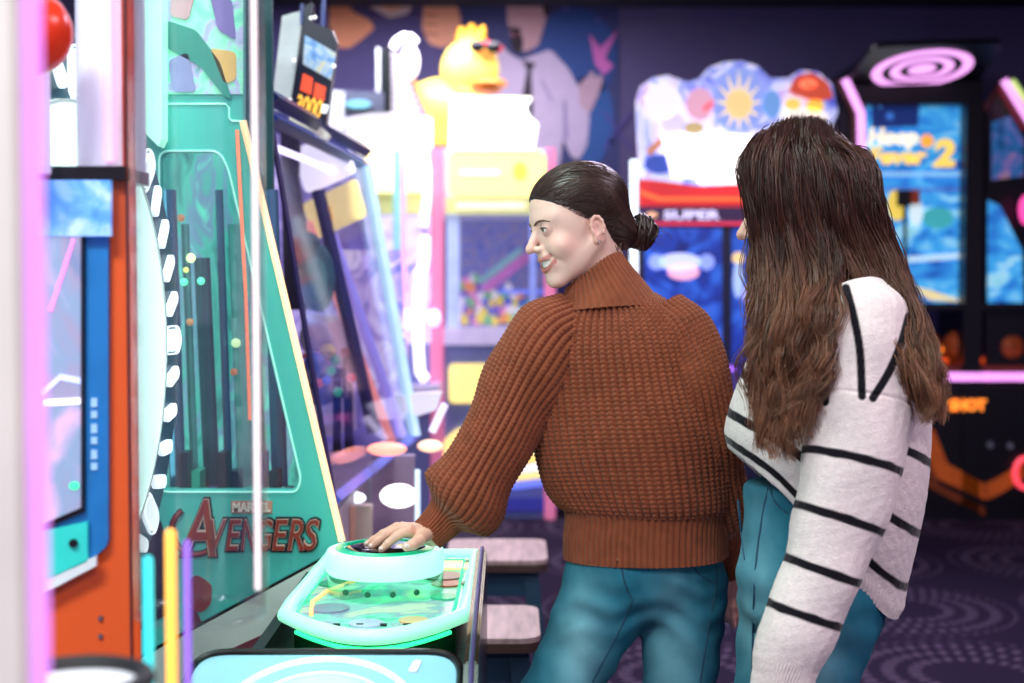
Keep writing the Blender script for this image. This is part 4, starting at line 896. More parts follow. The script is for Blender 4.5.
slab('chevron', [(987, 484), (1006, 474), (1024, 462), (1024, 478), (1004, 492), (987, 500)], YH, .02, M_CH, t)
for x, y in ((990, 445), (1010, 446)): MB().lathe(P(x, y, YH + .02), [(.020, 0), (.014, .02)], 12, (0, -1, 0)).build('rivet', mat('rivet_grey', '#77778a', .3, emit=.1), t, True)
MB().tube([P(1026 + 11 * math.cos(a), 473 + 15 * math.sin(a), YH - .01) for a in np.linspace(0, 2 * PI, 25)[:-1]], .016, 6, True).build('coin_ring', glow('ring_red', '#ff4a5c', 1.2), t, True)
# ------------------------------------------------------------------ tools for bodies and clothes
def seg(X, a, b, ra, rb):
    a = np.asarray(a, np.float32); b = np.asarray(b, np.float32); ab = b - a
    t = np.clip(((X - a) @ ab) / (ab @ ab), 0, 1)
    return np.linalg.norm(X - (a + t[:, None] * ab), axis=1) - (ra + (rb - ra) * t)
def ell(X, c, r):
    r = np.asarray(r, np.float32); q = (X - np.asarray(c, np.float32))
    k0 = np.linalg.norm(q / r, axis=1); k1 = np.linalg.norm(q / (r * r), axis=1) + 1e-9
    return k0 * (k0 - 1) / k1
def smin(a, b, k):
    h = np.clip(.5 + .5 * (b - a) / k, 0, 1); return b + (a - b) * h - k * h * (1 - h)
def smax(a, b, k): return -smin(-a, -b, k)

def nets(f, lo, hi, h):
    """surface of f = 0 inside the box as quads"""
    lo = np.asarray(lo, float); n = np.ceil((np.asarray(hi) - lo) / h).astype(int) + 1
    ax = [np.float32(lo[i] + h * np.arange(n[i])) for i in range(3)]
    F = np.empty(n, np.float32)
    yz = np.stack(np.meshgrid(ax[1], ax[2], indexing='ij'), -1).reshape(-1, 2)
    step = max(1, 400000 // len(yz))
    for i in range(0, n[0], step):
        xs = ax[0][i:i + step]
        X = np.empty((len(xs), len(yz), 3), np.float32); X[:, :, 0] = xs[:, None]; X[:, :, 1:] = yz
        F[i:i + step] = f(X.reshape(-1, 3)).reshape(len(xs), n[1], n[2])
    s = F < 0
    cnt = np.zeros(n - 1, np.int8)
    offs = [(i, j, k) for i in (0, 1) for j in (0, 1) for k in (0, 1)]
    for i, j, k in offs: cnt += s[i:n[0] - 1 + i, j:n[1] - 1 + j, k:n[2] - 1 + k]
    mask = (cnt > 0) & (cnt < 8); cells = np.argwhere(mask)
    idx = np.full(mask.shape, -1, np.int64); idx[mask] = np.arange(len(cells))
    pos = np.zeros((len(cells), 3)); num = np.zeros(len(cells))
    for a in offs:
        for d in range(3):
            if a[d]: continue
            b = list(a); b[d] = 1
            fa = F[tuple((cells + a).T)]; fb = F[tuple((cells + b).T)]
            cr = (fa < 0) != (fb < 0); t = np.where(cr, fa / np.where(cr, fa - fb, 1), 0)
            p = np.tile(np.array(a, float), (len(cells), 1)); p[:, d] = t
            pos += p * cr[:, None]; num += cr
    V = lo + h * (cells + pos / num[:, None])
    quads = []
    for d in range(3):
        e, g = (d + 1) % 3, (d + 2) % 3
        sl0 = [slice(1, -1)] * 3; sl1 = [slice(1, -1)] * 3; sl0[d] = slice(0, -1); sl1[d] = slice(1, None)
        A = s[tuple(sl0)]; Bm = s[tuple(sl1)]
        p = np.argwhere(A != Bm); st = A[tuple(p.T)]
        off = np.ones(3, int); off[d] = 0; p = p + off
        def cid(oe, og):
            q = p.copy(); q[:, e] += oe; q[:, g] += og; return idx[tuple(q.T)]
        Q = np.stack([cid(-1, -1), cid(0, -1), cid(0, 0), cid(-1, 0)], 1)
        Q[~st] = Q[~st][:, ::-1]
        quads.append(Q[(Q >= 0).all(1)])
    return V, np.concatenate(quads)

def relax(V, Fq, it=1, w=.5):
    for _ in range(it):
        S = np.zeros_like(V); N = np.zeros(len(V))
        for a, b in ((0, 1), (1, 2), (2, 3), (3, 0)):
            np.add.at(S, Fq[:, a], V[Fq[:, b]]); np.add.at(N, Fq[:, a], 1)
            np.add.at(S, Fq[:, b], V[Fq[:, a]]); np.add.at(N, Fq[:, b], 1)
        V = V + w * (S / N[:, None] - V)
    return V
def snap(p, f, off=0.0, it=8):
    p = np.asarray(p, float).reshape(-1, 3).copy(); e = .0006
    for _ in range(it):
        d = f(p.astype(np.float32)); g = np.stack([(f((p + e * v).astype(np.float32)) - f((p - e * v).astype(np.float32))) for v in np.eye(3)], 1)
        g /= np.linalg.norm(g, axis=1)[:, None] + 1e-9
        p -= (d - off)[:, None] * g
    return p
def ray(px, py, f, y0, y1):
    """where the sight line through a pixel first meets the surface f between two distances"""
    ys = np.linspace(y0, y1, 260); pts = np.array([P(px, py, y) for y in ys]); d = f(pts.astype(np.float32))
    i = np.argmax(d < 0); return pts[i if d[i] < 0 else np.argmin(d)]

def cr_interp(K, t):
    """Catmull-Rom through rows of K at parameters t in 0..len-1"""
    K = np.asarray(K, float); n = len(K); i = np.clip(np.floor(t).astype(int), 0, n - 2); u = (t - i)[:, None]
    g = lambda j: K[np.clip(j, 0, n - 1)]
    p0, p1, p2, p3 = g(i - 1), g(i), g(i + 1), g(i + 2)
    p0 = np.where((i == 0)[:, None], 2 * p1 - p2, p0); p3 = np.where((i == n - 2)[:, None], 2 * p2 - p1, p3)
    return .5 * (2 * p1 + (p2 - p0) * u + (2 * p0 - 5 * p1 + 4 * p2 - p3) * u * u + (3 * p1 - p0 - 3 * p2 + p3) * u ** 3)

class Loft:
    """a closed tube through rings (centre, A, B, squareness); keeps its own coordinates u (0..1 round) and v (metres along)"""
    def __init__(s, rings, nu, nv):
        K = np.array([np.concatenate([c, A, B, [q]]) for c, A, B, q in rings])
        tt = np.linspace(0, len(K) - 1, 400); R = cr_interp(K, tt)
        th = np.linspace(0, 2 * PI, 9)[:-1]
        pts = R[:, None, 0:3] + np.cos(th)[None, :, None] * R[:, None, 3:6] + np.sin(th)[None, :, None] * R[:, None, 6:9]
        L = np.concatenate(([0], np.cumsum(np.linalg.norm(np.diff(pts, axis=0), axis=2).mean(1))))
        s.t = np.interp(np.linspace(0, L[-1], nv), L, tt); s.len = L[-1]
        R = cr_interp(K, s.t); s.u = np.arange(nu) / nu; th = 2 * PI * s.u
        q = np.clip(R[:, 9], 1.6, 4)[:, None]
        c = np.cos(th)[None, :]; sn = np.sin(th)[None, :]
        rr = (np.abs(c) ** q + np.abs(sn) ** q) ** (-1 / q)
        s.P = R[:, None, 0:3] + (rr * c)[..., None] * R[:, None, 3:6] + (rr * sn)[..., None] * R[:, None, 6:9]
        s.C = R[:, 0:3]; s.nu, s.nv = nu, nv
        s.update()
    def update(s):
        du = np.roll(s.P, -1, 1) - np.roll(s.P, 1, 1); dv = np.gradient(s.P, axis=0)
        N = np.cross(du, dv); N /= np.linalg.norm(N, axis=2)[..., None] + 1e-12
        sg = np.sign((N * (s.P - s.C[:, None])).sum(2).mean()); s.N = N * sg
        dl = np.linalg.norm(np.diff(s.P, axis=0), axis=2)
        s.V = np.concatenate((np.zeros((1, s.nu)), np.cumsum(dl, 0)), 0)
        s.flip = sg < 0
    def push(s, d): s.P = s.P + s.N * d[..., None]; s.update()
    def quads(s):
        i = np.arange(s.nv - 1)[:, None]; j = np.arange(s.nu)[None, :]; k = (j + 1) % s.nu
        Q = np.stack(np.broadcast_arrays(i * s.nu + j, i * s.nu + k, (i + 1) * s.nu + k, (i + 1) * s.nu + j), -1).reshape(-1, 4)
        return Q[:, ::-1] if s.flip else Q
    def build(s, name, m, parent, col=None):
        return mesh_np(name, s.P.reshape(-1, 3), s.quads(), m, parent, True, None if col is None else col.reshape(-1, 3))

def waves(Pt, scale, seed, n=7):
    g = np.random.default_rng(seed); o = 0
    for _ in range(n):
        d = g.normal(size=3); d *= scale * g.uniform(.6, 1.5) / np.linalg.norm(d); o = o + np.sin(Pt @ d + g.uniform(0, 6.28))
    return o / math.sqrt(n)
def knit(L, ribs, row, amp, vary=0.0):
    """chunky rib knit: round ribs built of slanted stitches"""
    u = L.u[None, :] * ribs; f = u - np.floor(u) - .5
    rib = np.sqrt(np.clip(1 - (2 * np.abs(f)) ** 2.2, 0, 1))
    st = .5 + .5 * np.cos(2 * PI * (L.V / row + 1.1 * np.abs(f)))
    L.push(amp * (rib * (.62 + .38 * st) - .5))

def arm_rings(keys, ref=(0, 1, 0)):
    """keys: px, py, Y, radius px at that distance -> rings square to the arm's line"""
    C = np.array([P(x, y, Y) for x, y, Y, r in keys]); out = []
    for i, (x, y, Y, r) in enumerate(keys):
        tg = C[min(i + 1, len(C) - 1)] - C[max(i - 1, 0)]; tg /= np.linalg.norm(tg)
        B = np.asarray(ref, float) - tg * np.dot(ref, tg); B /= np.linalg.norm(B); A = np.cross(tg, B)
        rm = r / FPX * Y
        out.append((C[i], A * rm, B * rm * .95, 2.0))
    return out
def strands(name, paths, rad, m, parent, cols, sides=3):
    """paths (S,K,3), rad (S,K), cols (S,K,3)"""
    S, K, _ = paths.shape
    T = np.gradient(paths, axis=1); T /= np.linalg.norm(T, axis=2)[..., None] + 1e-9
    ref = np.array((.13, .97, .2)); U = np.cross(T, ref); U /= np.linalg.norm(U, axis=2)[..., None] + 1e-9; W = np.cross(T, U)
    a = 2 * PI * np.arange(sides) / sides
    V = paths[:, :, None, :] + rad[:, :, None, None] * (np.cos(a)[None, None, :, None] * U[:, :, None, :] + np.sin(a)[None, None, :, None] * W[:, :, None, :])
    s = np.arange(S)[:, None, None] * K * sides; k = np.arange(K - 1)[None, :, None] * sides; j = np.arange(sides)[None, None, :]; j2 = (j + 1) % sides
    Q = np.stack(np.broadcast_arrays(s + k + j, s + k + j2, s + k + sides + j2, s + k + sides + j), -1).reshape(-1, 4)
    return mesh_np(name, V.reshape(-1, 3), Q, m, parent, True, np.repeat(cols[:, :, None, :], sides, 2).reshape(-1, 3))

# ------------------------------------------------------------------ head (looks along -y, her left is +x, eyes at z = 0)
EYE = (.031, -.0735, .001)
def head_sdf(X, smile=1.0):
    X = X.astype(np.float32); A = X.copy(); A[:, 0] = np.abs(A[:, 0])
    x, y, z = A[:, 0], A[:, 1], A[:, 2]
    d = ell(X, (0, .010, .036), (.074, .096, .078))
    d = smin(d, ell(X, (0, -.032, -.010), (.062, .056, .086)), .030)
    d = smin(d, ell(X, (0, -.034, -.058), (.052, .050, .046)), .025)
    d = smin(d, seg(A, (.058, .012, -.040), (.018, -.066, -.098), .013, .013), .020)
    d = smin(d, ell(X, (0, -.074, -.099), (.017, .016, .014)), .020)
    d = smin(d, ell(A, (.040, -.063, -.036), (.022, .019, .020)), .020)
    d = smin(d, seg(A, (.008, -.082, .019), (.046, -.063, .021), .006, .006), .018)
    d = smax(d, -ell(A, (.032, -.100, .000), (.021, .019, .014)), .012)
    # nose
    d = smin(d, seg(X, (0, -.082, .010), (0, -.108, -.027), .0070, .0085), .010)
    d = smin(d, ell(X, (0, -.1095, -.031), (.0085, .0090, .0080)), .006)
    d = smin(d, ell(A, (.0100, -.094, -.034), (.0058, .0085, .0056)), .008)
    d = smax(d, -ell(A, (.0062, -.1015, -.0415), (.0028, .0036, .0030)), .003)
    # muzzle, open smile
    d = smin(d, ell(X, (0, -.074, -.061), (.033, .022, .024)), .014)
    zc = z - 8.0 * x * x
    Xm = np.stack((X[:, 0], y, zc), 1)
    d = smax(d, -ell(Xm, (0, -.100, -.0660), (.033, .030, .0080)), .003)
    rl = np.sqrt(np.clip(1 - (x / .037) ** 2, 0.05, 1))
    up = np.sqrt((y - (-.0950 + 14 * x * x)) ** 2 + (z - (-.0560 + 7.5 * x * x)) ** 2) - .0029 * rl
    lo = np.sqrt((y - (-.0915 + 13 * x * x)) ** 2 + (z - (-.0770 + 12.5 * x * x)) ** 2) - .0037 * rl
    out = x - .0350
    d = smin(d, smax(up, out, .004), .0035); d = smin(d, smax(lo, out, .004), .0035)
    # cheek fold beside the mouth
    d = smax(d, -seg(A, (.024, -.094, -.038), (.043, -.074, -.066), .0020, .0020), .011)
    # lids and the narrow opening of a laughing eye
    d = smin(d, ell(A, EYE, (.0150, .0150, .0140)), .005)
    d = smax(d, -ell(A, (.0315, -.092, .0005), (.0125, .0140, .0026)), .0015)
    # ear
    e = ell(A, (.0690, .008, -.021), (.0060, .0125, .0205))
    for a0, a1 in zip(np.linspace(-.7, 4.1, 9)[:-1], np.linspace(-.7, 4.1, 9)[1:]):
        q = lambda a: (.0745 + .002 * math.cos(a), .008 + .0120 * math.cos(a), -.017 + .0205 * math.sin(a))
        e = smin(e, seg(A, q(a0), q(a1), .0030, .0030), .003)
    e = smin(e, ell(A, (.0700, .001, -.041), (.0050, .0062, .0080)), .005)
    e = smax(e, -ell(A, (.0765, .006, -.021), (.0055, .0058, .0095)), .003)
    d = smin(d, e, .004)
    # neck
    d = smin(d, seg(X, (0, .020, -.045), (0, .050, -.21), .046, .050), .022)
    return d
def head_colours(V, skin):
    A = V.copy(); A[:, 0] = np.abs(A[:, 0]); x, y, z = A.T
    c = np.tile(np.array(skin), (len(V), 1))
    def mixin(w, col): 
        nonlocal c
        c = c * (1 - w[:, None]) + np.array(col) * w[:, None]
    mixin(.42 * np.exp(-(((x - .046) / .022) ** 2 + ((y + .056) / .03) ** 2 + ((z + .030) / .022) ** 2)), lin('#d98a7c'))
    mixin(.35 * np.exp(-((np.linalg.norm(A - (.0, -.113, -.032), axis=1) / .014) ** 2)), lin('#d98a7c'))
    mixin(.45 * ((x > .066) & (y > -.012) & (np.abs(z + .02) < .035)), lin('#e09a90'))
    rl = np.abs(x) < .0360
    up = np.hypot(y - (-.0960 + 14 * x * x), z - (-.0560 + 7.5 * x * x)); lo = np.hypot(y - (-.0925 + 13 * x * x), z - (-.0770 + 12.5 * x * x))
    mixin(np.clip(1.8 - np.minimum(up / .0034, lo / .0041), 0, .9) * rl, lin('#c4716a'))
    cav = (ell(np.stack((V[:, 0], y, z - 8 * x * x), 1).astype(np.float32), (0, -.098, -.0660), (.0325, .0295, .0078)) < .0008) & (y > -.089 + 12 * x * x)
    mixin(cav * .9, lin('#571f22'))
    lid = np.abs(np.linalg.norm((A - EYE), axis=1) - .015) < .003
    mixin(.30 * lid, lin('#b57a70'))
    return c
_hv, _hq = nets(head_sdf, (-.092, -.128, -.215), (.092, .118, .122), .00175)
_hv = relax(_hv, _hq, 1, .35)

def rot3(yaw, pitch, roll):
    """roll about forward, then pitch (positive looks down), then yaw about z"""
    cy, sy = math.cos(yaw), math.sin(yaw); cp, sp = math.cos(pitch), math.sin(pitch); cr, sr = math.cos(roll), math.sin(roll)
    Rz = np.array(((cy, -sy, 0), (sy, cy, 0), (0, 0, 1))); Rx = np.array(((1, 0, 0), (0, cp, -sp), (0, sp, cp))); Ry = np.array(((cr, 0, sr), (0, 1, 0), (-sr, 0, cr)))
    return Rz @ Rx @ Ry

class Head:
    def __init__(s, org, yaw, pitch, roll, scale): s.o = np.asarray(org); s.R = rot3(yaw, pitch, roll) * scale
    def w(s, p): return s.o + np.asarray(p) @ s.R.T
    def local(s, p): return (np.asarray(p) - s.o) @ np.linalg.inv(s.R).T

M_SKIN = mat('skin', '#e8b8a4', .45, attr=True, sss=.12, var=.03, scale=60, bump=.04, bscale=500)
M_EYEW = mat('eye_white', '#efe9e6', .15, var=.02); M_IRIS = mat('iris_brown', '#3a2418', .1); M_TEETH = mat('teeth', '#f6f0e6', .15, var=.02)
M_BROW = mat('brow', '#6a4a3c', .8); M_LASH = mat('lash', '#1d1412', .6)

def face_parts(H, parent):
    for sx in (1, -1):
        e = MB().ball(H.w((sx * EYE[0], EYE[1], EYE[2])), .0130, 18, 12).build('eye', M_EYEW, parent, True)
        MB().ball(H.w((sx * EYE[0] + .0005, EYE[1] - .0086, EYE[2])), .0058, 14, 10).build('iris', M_IRIS, e, True)
        br = snap([(sx * a, b, c) for a, b, c in ((.011, -.094, .0130), (.020, -.094, .0165), (.030, -.091, .0185), (.040, -.085, .0180), (.050, -.075, .0130))], head_sdf, .0003)
        MB().tube(H.w(br), [.0017, .0023, .0022, .0016, .0007], 8).build('eyebrow', M_BROW, parent, True)
        ls = [(sx * (.0315 + .0130 * math.cos(a)), EYE[1] - .0155 + .0045 * math.cos(a) ** 2 + .002 * (math.cos(a) > 0), EYE[2] + .0036 * math.sin(a) + .0004) for a in np.linspace(.1, PI - .1, 9)]
        MB().tube(H.w(ls), [.0003, .0009, .0012, .0013, .0013, .0012, .001, .0008, .0003], 6).build('eyelash', M_LASH, parent, True)
    xs = np.linspace(-.0310, .0310, 15)
    b = MB(); vs = []
    for dy in (0, .004):
        for x in xs: vs += [(x, -.0895 + 14 * x * x + dy, -.0570 + 7.5 * x * x), (x, -.0900 + 14 * x * x + dy, -.0705 + 9.5 * x * x)]
    n = len(xs); fs = [(2 * i, 2 * i + 1, 2 * i + 3, 2 * i + 2) for i in range(n - 1)] + [(2 * n + 2 * i, 2 * n + 2 * i + 2, 2 * n + 2 * i + 3, 2 * n + 2 * i + 1) for i in range(n - 1)]
    fs += [(2 * i + 1, 2 * n + 2 * i + 1, 2 * n + 2 * i + 3, 2 * i + 3) for i in range(n - 1)]
    b._add(H.w(np.array(vs)), fs).build('teeth', M_TEETH, parent, True)

def hand_sdf(chains, palm):
    """chains: list of joint lists (point, radius); palm: list of (a, b, ra, rb)"""
    def f(X):
        d = None
        for a, b, ra, rb in palm:
            e = seg(X, a, b, ra, rb); d = e if d is None else smin(d, e, .010)
        for ch in chains:
            g = None
            for (p, r), (q, s_) in zip(ch[:-1], ch[1:]):
                e = seg(X, p, q, r, s_); g = e if g is None else smin(g, e, .003)
            d = smin(d, g, .005)
        return d
    return f
def bbox(pts, pad): pts = np.array(pts); return pts.min(0) - pad, pts.max(0) + pad
# ------------------------------------------------------------------ person in the rust turtleneck
SK1 = lin('#efcab8')
M_KNIT = mat('rust_knit', '#87482f', .85, var=.14, scale=45, sheen=.25, bump=.35, bscale=420, spec=.2)
M_DENIM = mat('denim', '#2c6f86', .8, attr=True, var=.16, scale=16, bump=.35, bscale=700, spec=.2)
M_STITCH = mat('denim_stitch', '#1d4c62', .8)
M_SHOE = mat('shoe_white', '#d8d4d0', .5)
M_HAIR1 = mat('hair_dark', '#2a1b17', .38, attr=True, var=.12, scale=90, spec=.5)
w1 = None
H1 = Head(P(578, 222.5, 2.68), math.radians(-71), math.radians(13), math.radians(-3), .96)

# hands: right one spread on the button, left one hanging
def J(x, y, Y, r): return (P(x, y, Y), r)
hR = hand_sdf([
    [J(409, 529.5, 2.600, .0100), J(397, 536, 2.598, .0088), J(388, 543.5, 2.598, .0076), J(381.5, 549.5, 2.598, .0062)],
    [J(402, 527.5, 2.625, .0100), J(388, 534, 2.628, .0088), J(378, 541, 2.630, .0076), J(371.5, 546.5, 2.632, .0062)],
    [J(397, 527.5, 2.650, .0096), J(383, 534, 2.656, .0082), J(373.5, 540, 2.660, .0072), J(367, 544, 2.662, .0060)],
    [J(395, 528.5, 2.672, .0085), J(384, 534, 2.682, .0072), J(377, 539, 2.690, .0062), J(372, 542, 2.694, .0054)],
    [J(426, 535, 2.608, .0140), J(420, 539.5, 2.578, .0118), J(413, 544.5, 2.562, .0098), J(406.5, 547, 2.560, .0080)]],
    [(P(434, 533, 2.632), P(410, 531, 2.605), .0190, .0120), (P(434, 533, 2.632), P(403, 529, 2.627), .0190, .0125), (P(434, 533, 2.636), P(398, 529, 2.650), .0185, .0115),
     (P(434, 533, 2.640), P(396, 530, 2.672), .0180, .0105), (P(434, 533, 2.634), P(462, 512, 2.640), .0215, .0270)])
hL = hand_sdf([
    [J(725, 590, 2.74, .0088), J(724, 603, 2.738, .0080), J(725, 613, 2.742, .0072), J(727, 620, 2.748, .0060)],
    [J(730, 592, 2.745, .0090), J(730, 607, 2.744, .0082), J(731, 618, 2.748, .0072), J(733, 626, 2.755, .0060)],
    [J(735, 592, 2.75, .0088), J(736, 606, 2.752, .0080), J(737, 616, 2.756, .0070), J(738, 623, 2.762, .0058)],
    [J(739, 590, 2.755, .0080), J(741, 601, 2.758, .0070), J(742, 609, 2.762, .0060), J(743, 615, 2.766, .0052)],
    [J(727, 578, 2.72, .0115), J(724, 588, 2.712, .0100), J(724, 597, 2.710, .0088), J(725, 604, 2.712, .0070)]],
    [(P(732, 572, 2.735), P(726, 590, 2.74), .016, .0125), (P(732, 572, 2.735), P(731, 591, 2.745), .016, .0125), (P(732, 572, 2.737), P(737, 591, 2.752), .016, .0115), (P(732, 572, 2.735), P(727, 545, 2.72), .021, .027)])
def body1(X):
    d = seg(X, P(606, 300, 2.69), P(640, 470, 2.70), .075, .095)
    d = smin(d, seg(X, P(572, 328, 2.69), P(656, 328, 2.68), .034, .034), .05)
    d = smin(d, seg(X, P(640, 470, 2.70), P(645, 560, 2.70), .095, .10), .03)
    d = smin(d, seg(X, P(566, 325, 2.68), P(500, 435, 2.65), .042, .036), .02); d = smin(d, seg(X, P(500, 435, 2.65), P(462, 512, 2.64), .036, .0275), .02)
    d = smin(d, seg(X, P(664, 332, 2.665), P(700, 440, 2.65), .034, .036), .02); d = smin(d, seg(X, P(700, 440, 2.65), P(727, 545, 2.72), .036, .0275), .02)
    for h, k, a in ((P(612, 590, 2.70), P(552, 705, 2.64), P(540, 940, 2.72)), (P(685, 590, 2.70), P(676, 730, 2.66), P(684, 945, 2.74))):
        d = smin(d, seg(X, h, k, .075, .05), .02); d = smin(d, seg(X, k, a, .05, .035), .02)
    return d
parts = []
V = H1.w(_hv); parts.append((V, _hq, head_colours(_hv, SK1)))
SKH = lin('#e8b49e')
for f, box in ((hR, bbox([P(366, 548, 2.56), P(462, 512, 2.70)], .03)), (hL, bbox([P(722, 545, 2.70), P(744, 628, 2.77)], .03))):
    v, q = nets(f, box[0], box[1], .0016); parts.append((relax(v, q, 1, .3), q, np.tile(np.array(SKH), (len(v), 1))))
v, q = nets(body1, *bbox([P(490, 280, 2.5), P(760, 960, 2.86), P(440, 520, 2.6)], .06), .014); parts.append((v, q, np.tile(np.array(SK1), (len(v), 1))))
def joined(name, parts, m):
    V, Q, Cc, n = [], [], [], 0
    for v, q, c in parts: V.append(v); Q.append(q + n); Cc.append(c); n += len(v)
    return mesh_np(name, np.concatenate(V), np.concatenate(Q), m, None, True, np.concatenate(Cc))
w1 = tag(joined('person', parts, M_SKIN), 'person in a rust brown chunky turtleneck sweater and jeans pressing the glowing round button', 'person')
face_parts(H1, w1)
M_NAIL = mat('nail_pale', '#f4dcd4', .2)
for (x, y, Y, rx) in ((381.0, 548.6, 2.5925, .0046), (371.0, 545.6, 2.627, .0046), (366.6, 543.0, 2.657, .0042), (406.8, 545.8, 2.5535, .0062)):
    MB().ball(P(x, y, Y), (rx, .0028, .0040), 10, 8).build('fingernail', M_NAIL, w1, True)

# jeans
FL = lambda x, y, Y: P(x, y, Y)
def jeans1(X):
    d = ell(X, P(645, 563, 2.70), (.147, .112, .110))
    d = smin(d, seg(X, P(640, 545, 2.70), P(645, 560, 2.70), .118, .118), .03)
    d = smin(d, seg(X, P(609, 590, 2.690), P(556, 700, 2.640), .087, .066), .035)
    d = smin(d, seg(X, P(556, 700, 2.640), P(540, 950, 2.72), .064, .050), .03)
    e = seg(X, P(686, 590, 2.695), P(676, 725, 2.660), .080, .066)
    e = smin(e, seg(X, P(676, 725, 2.660), P(684, 955, 2.74), .064, .050), .03)
    d = smin(d, e, .022)
    d = d + .0034 * np.sin(X[:, 2] * 120 + 26 * np.abs(X[:, 0] - .222) + 2 * np.sin(X[:, 0] * 40)) * np.exp(-((X[:, 2] - .79) / .05) ** 2) + .002 * np.sin(X @ np.array((60, 20, 70), np.float32))
    return smax(d, X[:, 2] - .905, .01)
v, q = nets(jeans1, *bbox([P(520, 530, 2.5), P(760, 985, 2.88)], .06), .006)
def denim(v, spots):
    w = np.zeros(len(v))
    for c, r in spots: w = np.maximum(w, np.exp(-(((v - c) / r) ** 2).sum(1)))
    w = np.clip(w * (.85 + .18 * waves(v * np.array((1, 1, .4)), 60, 77)) + .03 * waves(v, 160, 78), 0, 1)[:, None]
    return np.array(lin('#236c82')) * (1 - w) + np.array(lin('#7db4c0')) * w
j1 = mesh_np('jeans', relax(v, q, 1, .4), q, M_DENIM, w1, True, denim(v, [(P(583, 650, 2.56), (.05, .1, .13)), (P(676, 660, 2.58), (.045, .1, .14))]))
def seam(name, pts, sdf, y0, y1, r, m, parent, n=14):
    t_ = np.linspace(0, len(pts) - 1, n); pp = cr_interp(np.array(pts, float), t_)
    MB().tube([ray(x, y, sdf, y0, y1) for x, y in pp], r, 6).build(name, m, parent, True)
seam('fly_seam', [(621, 562), (624, 580), (631, 598)], jeans1, 2.4, 2.8, .0022, M_STITCH, j1)
seam('inseam', [(633, 599), (622, 625), (606, 655), (592, 682)], jeans1, 2.4, 2.8, .0022, M_STITCH, j1)
seam('side_seam', [(716, 560), (716, 585), (708, 630), (700, 682)], jeans1, 2.4, 2.8, .0022, M_STITCH, j1)
seam('pocket_seam', [(692, 560), (697, 572), (708, 580), (718, 584)], jeans1, 2.4, 2.8, .0018, M_STITCH, j1)
MB().ball(ray(619, 560, jeans1, 2.4, 2.8), .008, 10, 8).build('button', mat('copper', '#8a6a50', .3, metal=1), j1, True)
for (x, Y) in ((540, 2.72), (684, 2.74)):
    f0 = P(x, 960, Y)
    sh = MB().ball((f0[0] - .02, f0[1] - .055, .045), (.045, .12, .045), 16, 10).build('shoe', M_SHOE, w1, True)
    MB().prism([(f0[0] - .02 + .05 * math.cos(a), f0[1] - .055 + .125 * math.sin(a), 0) for a in np.linspace(0, 2 * PI, 20)[:-1]], (0, 0, .018)).build('sole', mat('sole', '#8f8a88', .7), sh)

# sweater
def tring(cx, cy, Y, hw, b, psi=-.33, q=2.3, ty=0):
    a = hw / FPX * Y / math.sqrt(math.cos(psi) ** 2 + (b / (hw / FPX * Y) * math.sin(psi)) ** 2)
    return (P(cx, cy, Y), np.array((a * math.cos(psi), a * math.sin(psi), -ty / FPX * Y)), np.array((-b * math.sin(psi), b * math.cos(psi), 0)), q)
body = Loft([tring(645, 556, 2.69, 80, .120, ty=-3), tring(645, 535, 2.69, 80, .120, ty=-3), tring(646, 512, 2.69, 80, .120, ty=-2), tring(643, 500, 2.69, 88, .130), tring(639, 482, 2.69, 93, .136),
             tring(632, 445, 2.69, 96, .138), tring(623, 400, 2.69, 93, .134), tring(617, 358, 2.69, 88, .124), tring(614, 330, 2.69, 80, .110), tring(613, 313, 2.69, 68, .096), tring(612, 302, 2.69, 54, .082), tring(611, 294, 2.69, 42, .070)], 72 * 7, 460)
tt = body.t[:, None]
fold = .0055 * waves(body.P * np.array((1, 1, .45)), 17, 3) + .004 * waves(body.P * np.array((.8, 1, 1.6)), 26, 5)
body.push(fold * np.clip((tt - 1.5) / 2, 0, 1) * np.clip((10 - tt) / 3, 0, 1))
low = body.t < 2.35
rows = np.where(low[:, None], .5, .0086)
u = body.u[None, :]
def ribknit(L, ribs, ribs2, cut):
    """fine ribs below the cut, chunky knit above"""
    w = np.clip((L.t[:, None] - cut) / .18, 0, 1)
    def prof(n):
        f = L.u[None, :] * n; f = f - np.floor(f) - .5; return f, np.sqrt(np.clip(1 - (2 * np.abs(f)) ** 2.2, 0, 1))
    f1, p1 = prof(ribs); f2, p2 = prof(ribs2)
    st = .5 + .5 * np.cos(2 * PI * (L.V / .0086 + 1.1 * np.abs(f2)))
    L.push(w * .0105 * (p2 * (.76 + .24 * st) - .5) + (1 - w) * .0050 * (p1 - .5))
ribknit(body, 84, 72, 2.2)
sw1 = body.build('sweater', M_KNIT, w1)
def sleeve(keys, parent, seed, ribs=36, puff=None):
    L = Loft(arm_rings(keys), ribs * 7, 330)
    n = len(keys); L.push((.0050 * waves(L.P, 22, seed) + .0030 * waves(L.P, 45, seed + 1)) * np.clip(L.t[:, None], 0, 1) * np.clip((n - 3.2 - L.t[:, None]), 0, 1))
    cut = n - 3.6; w = np.clip((cut - L.t[:, None]) / .3, 0, 1)
    f = L.u[None, :] * ribs; f = f - np.floor(f) - .5; pr = np.sqrt(np.clip(1 - (2 * np.abs(f)) ** 2.2, 0, 1))
    st = .5 + .5 * np.cos(2 * PI * (L.V / .0086 + 1.1 * np.abs(f)))
    L.push(w * .0090 * (pr * (.76 + .24 * st) - .5) + (1 - w) * .0040 * (pr - .5))
    return L.build('sleeve', M_KNIT, parent)
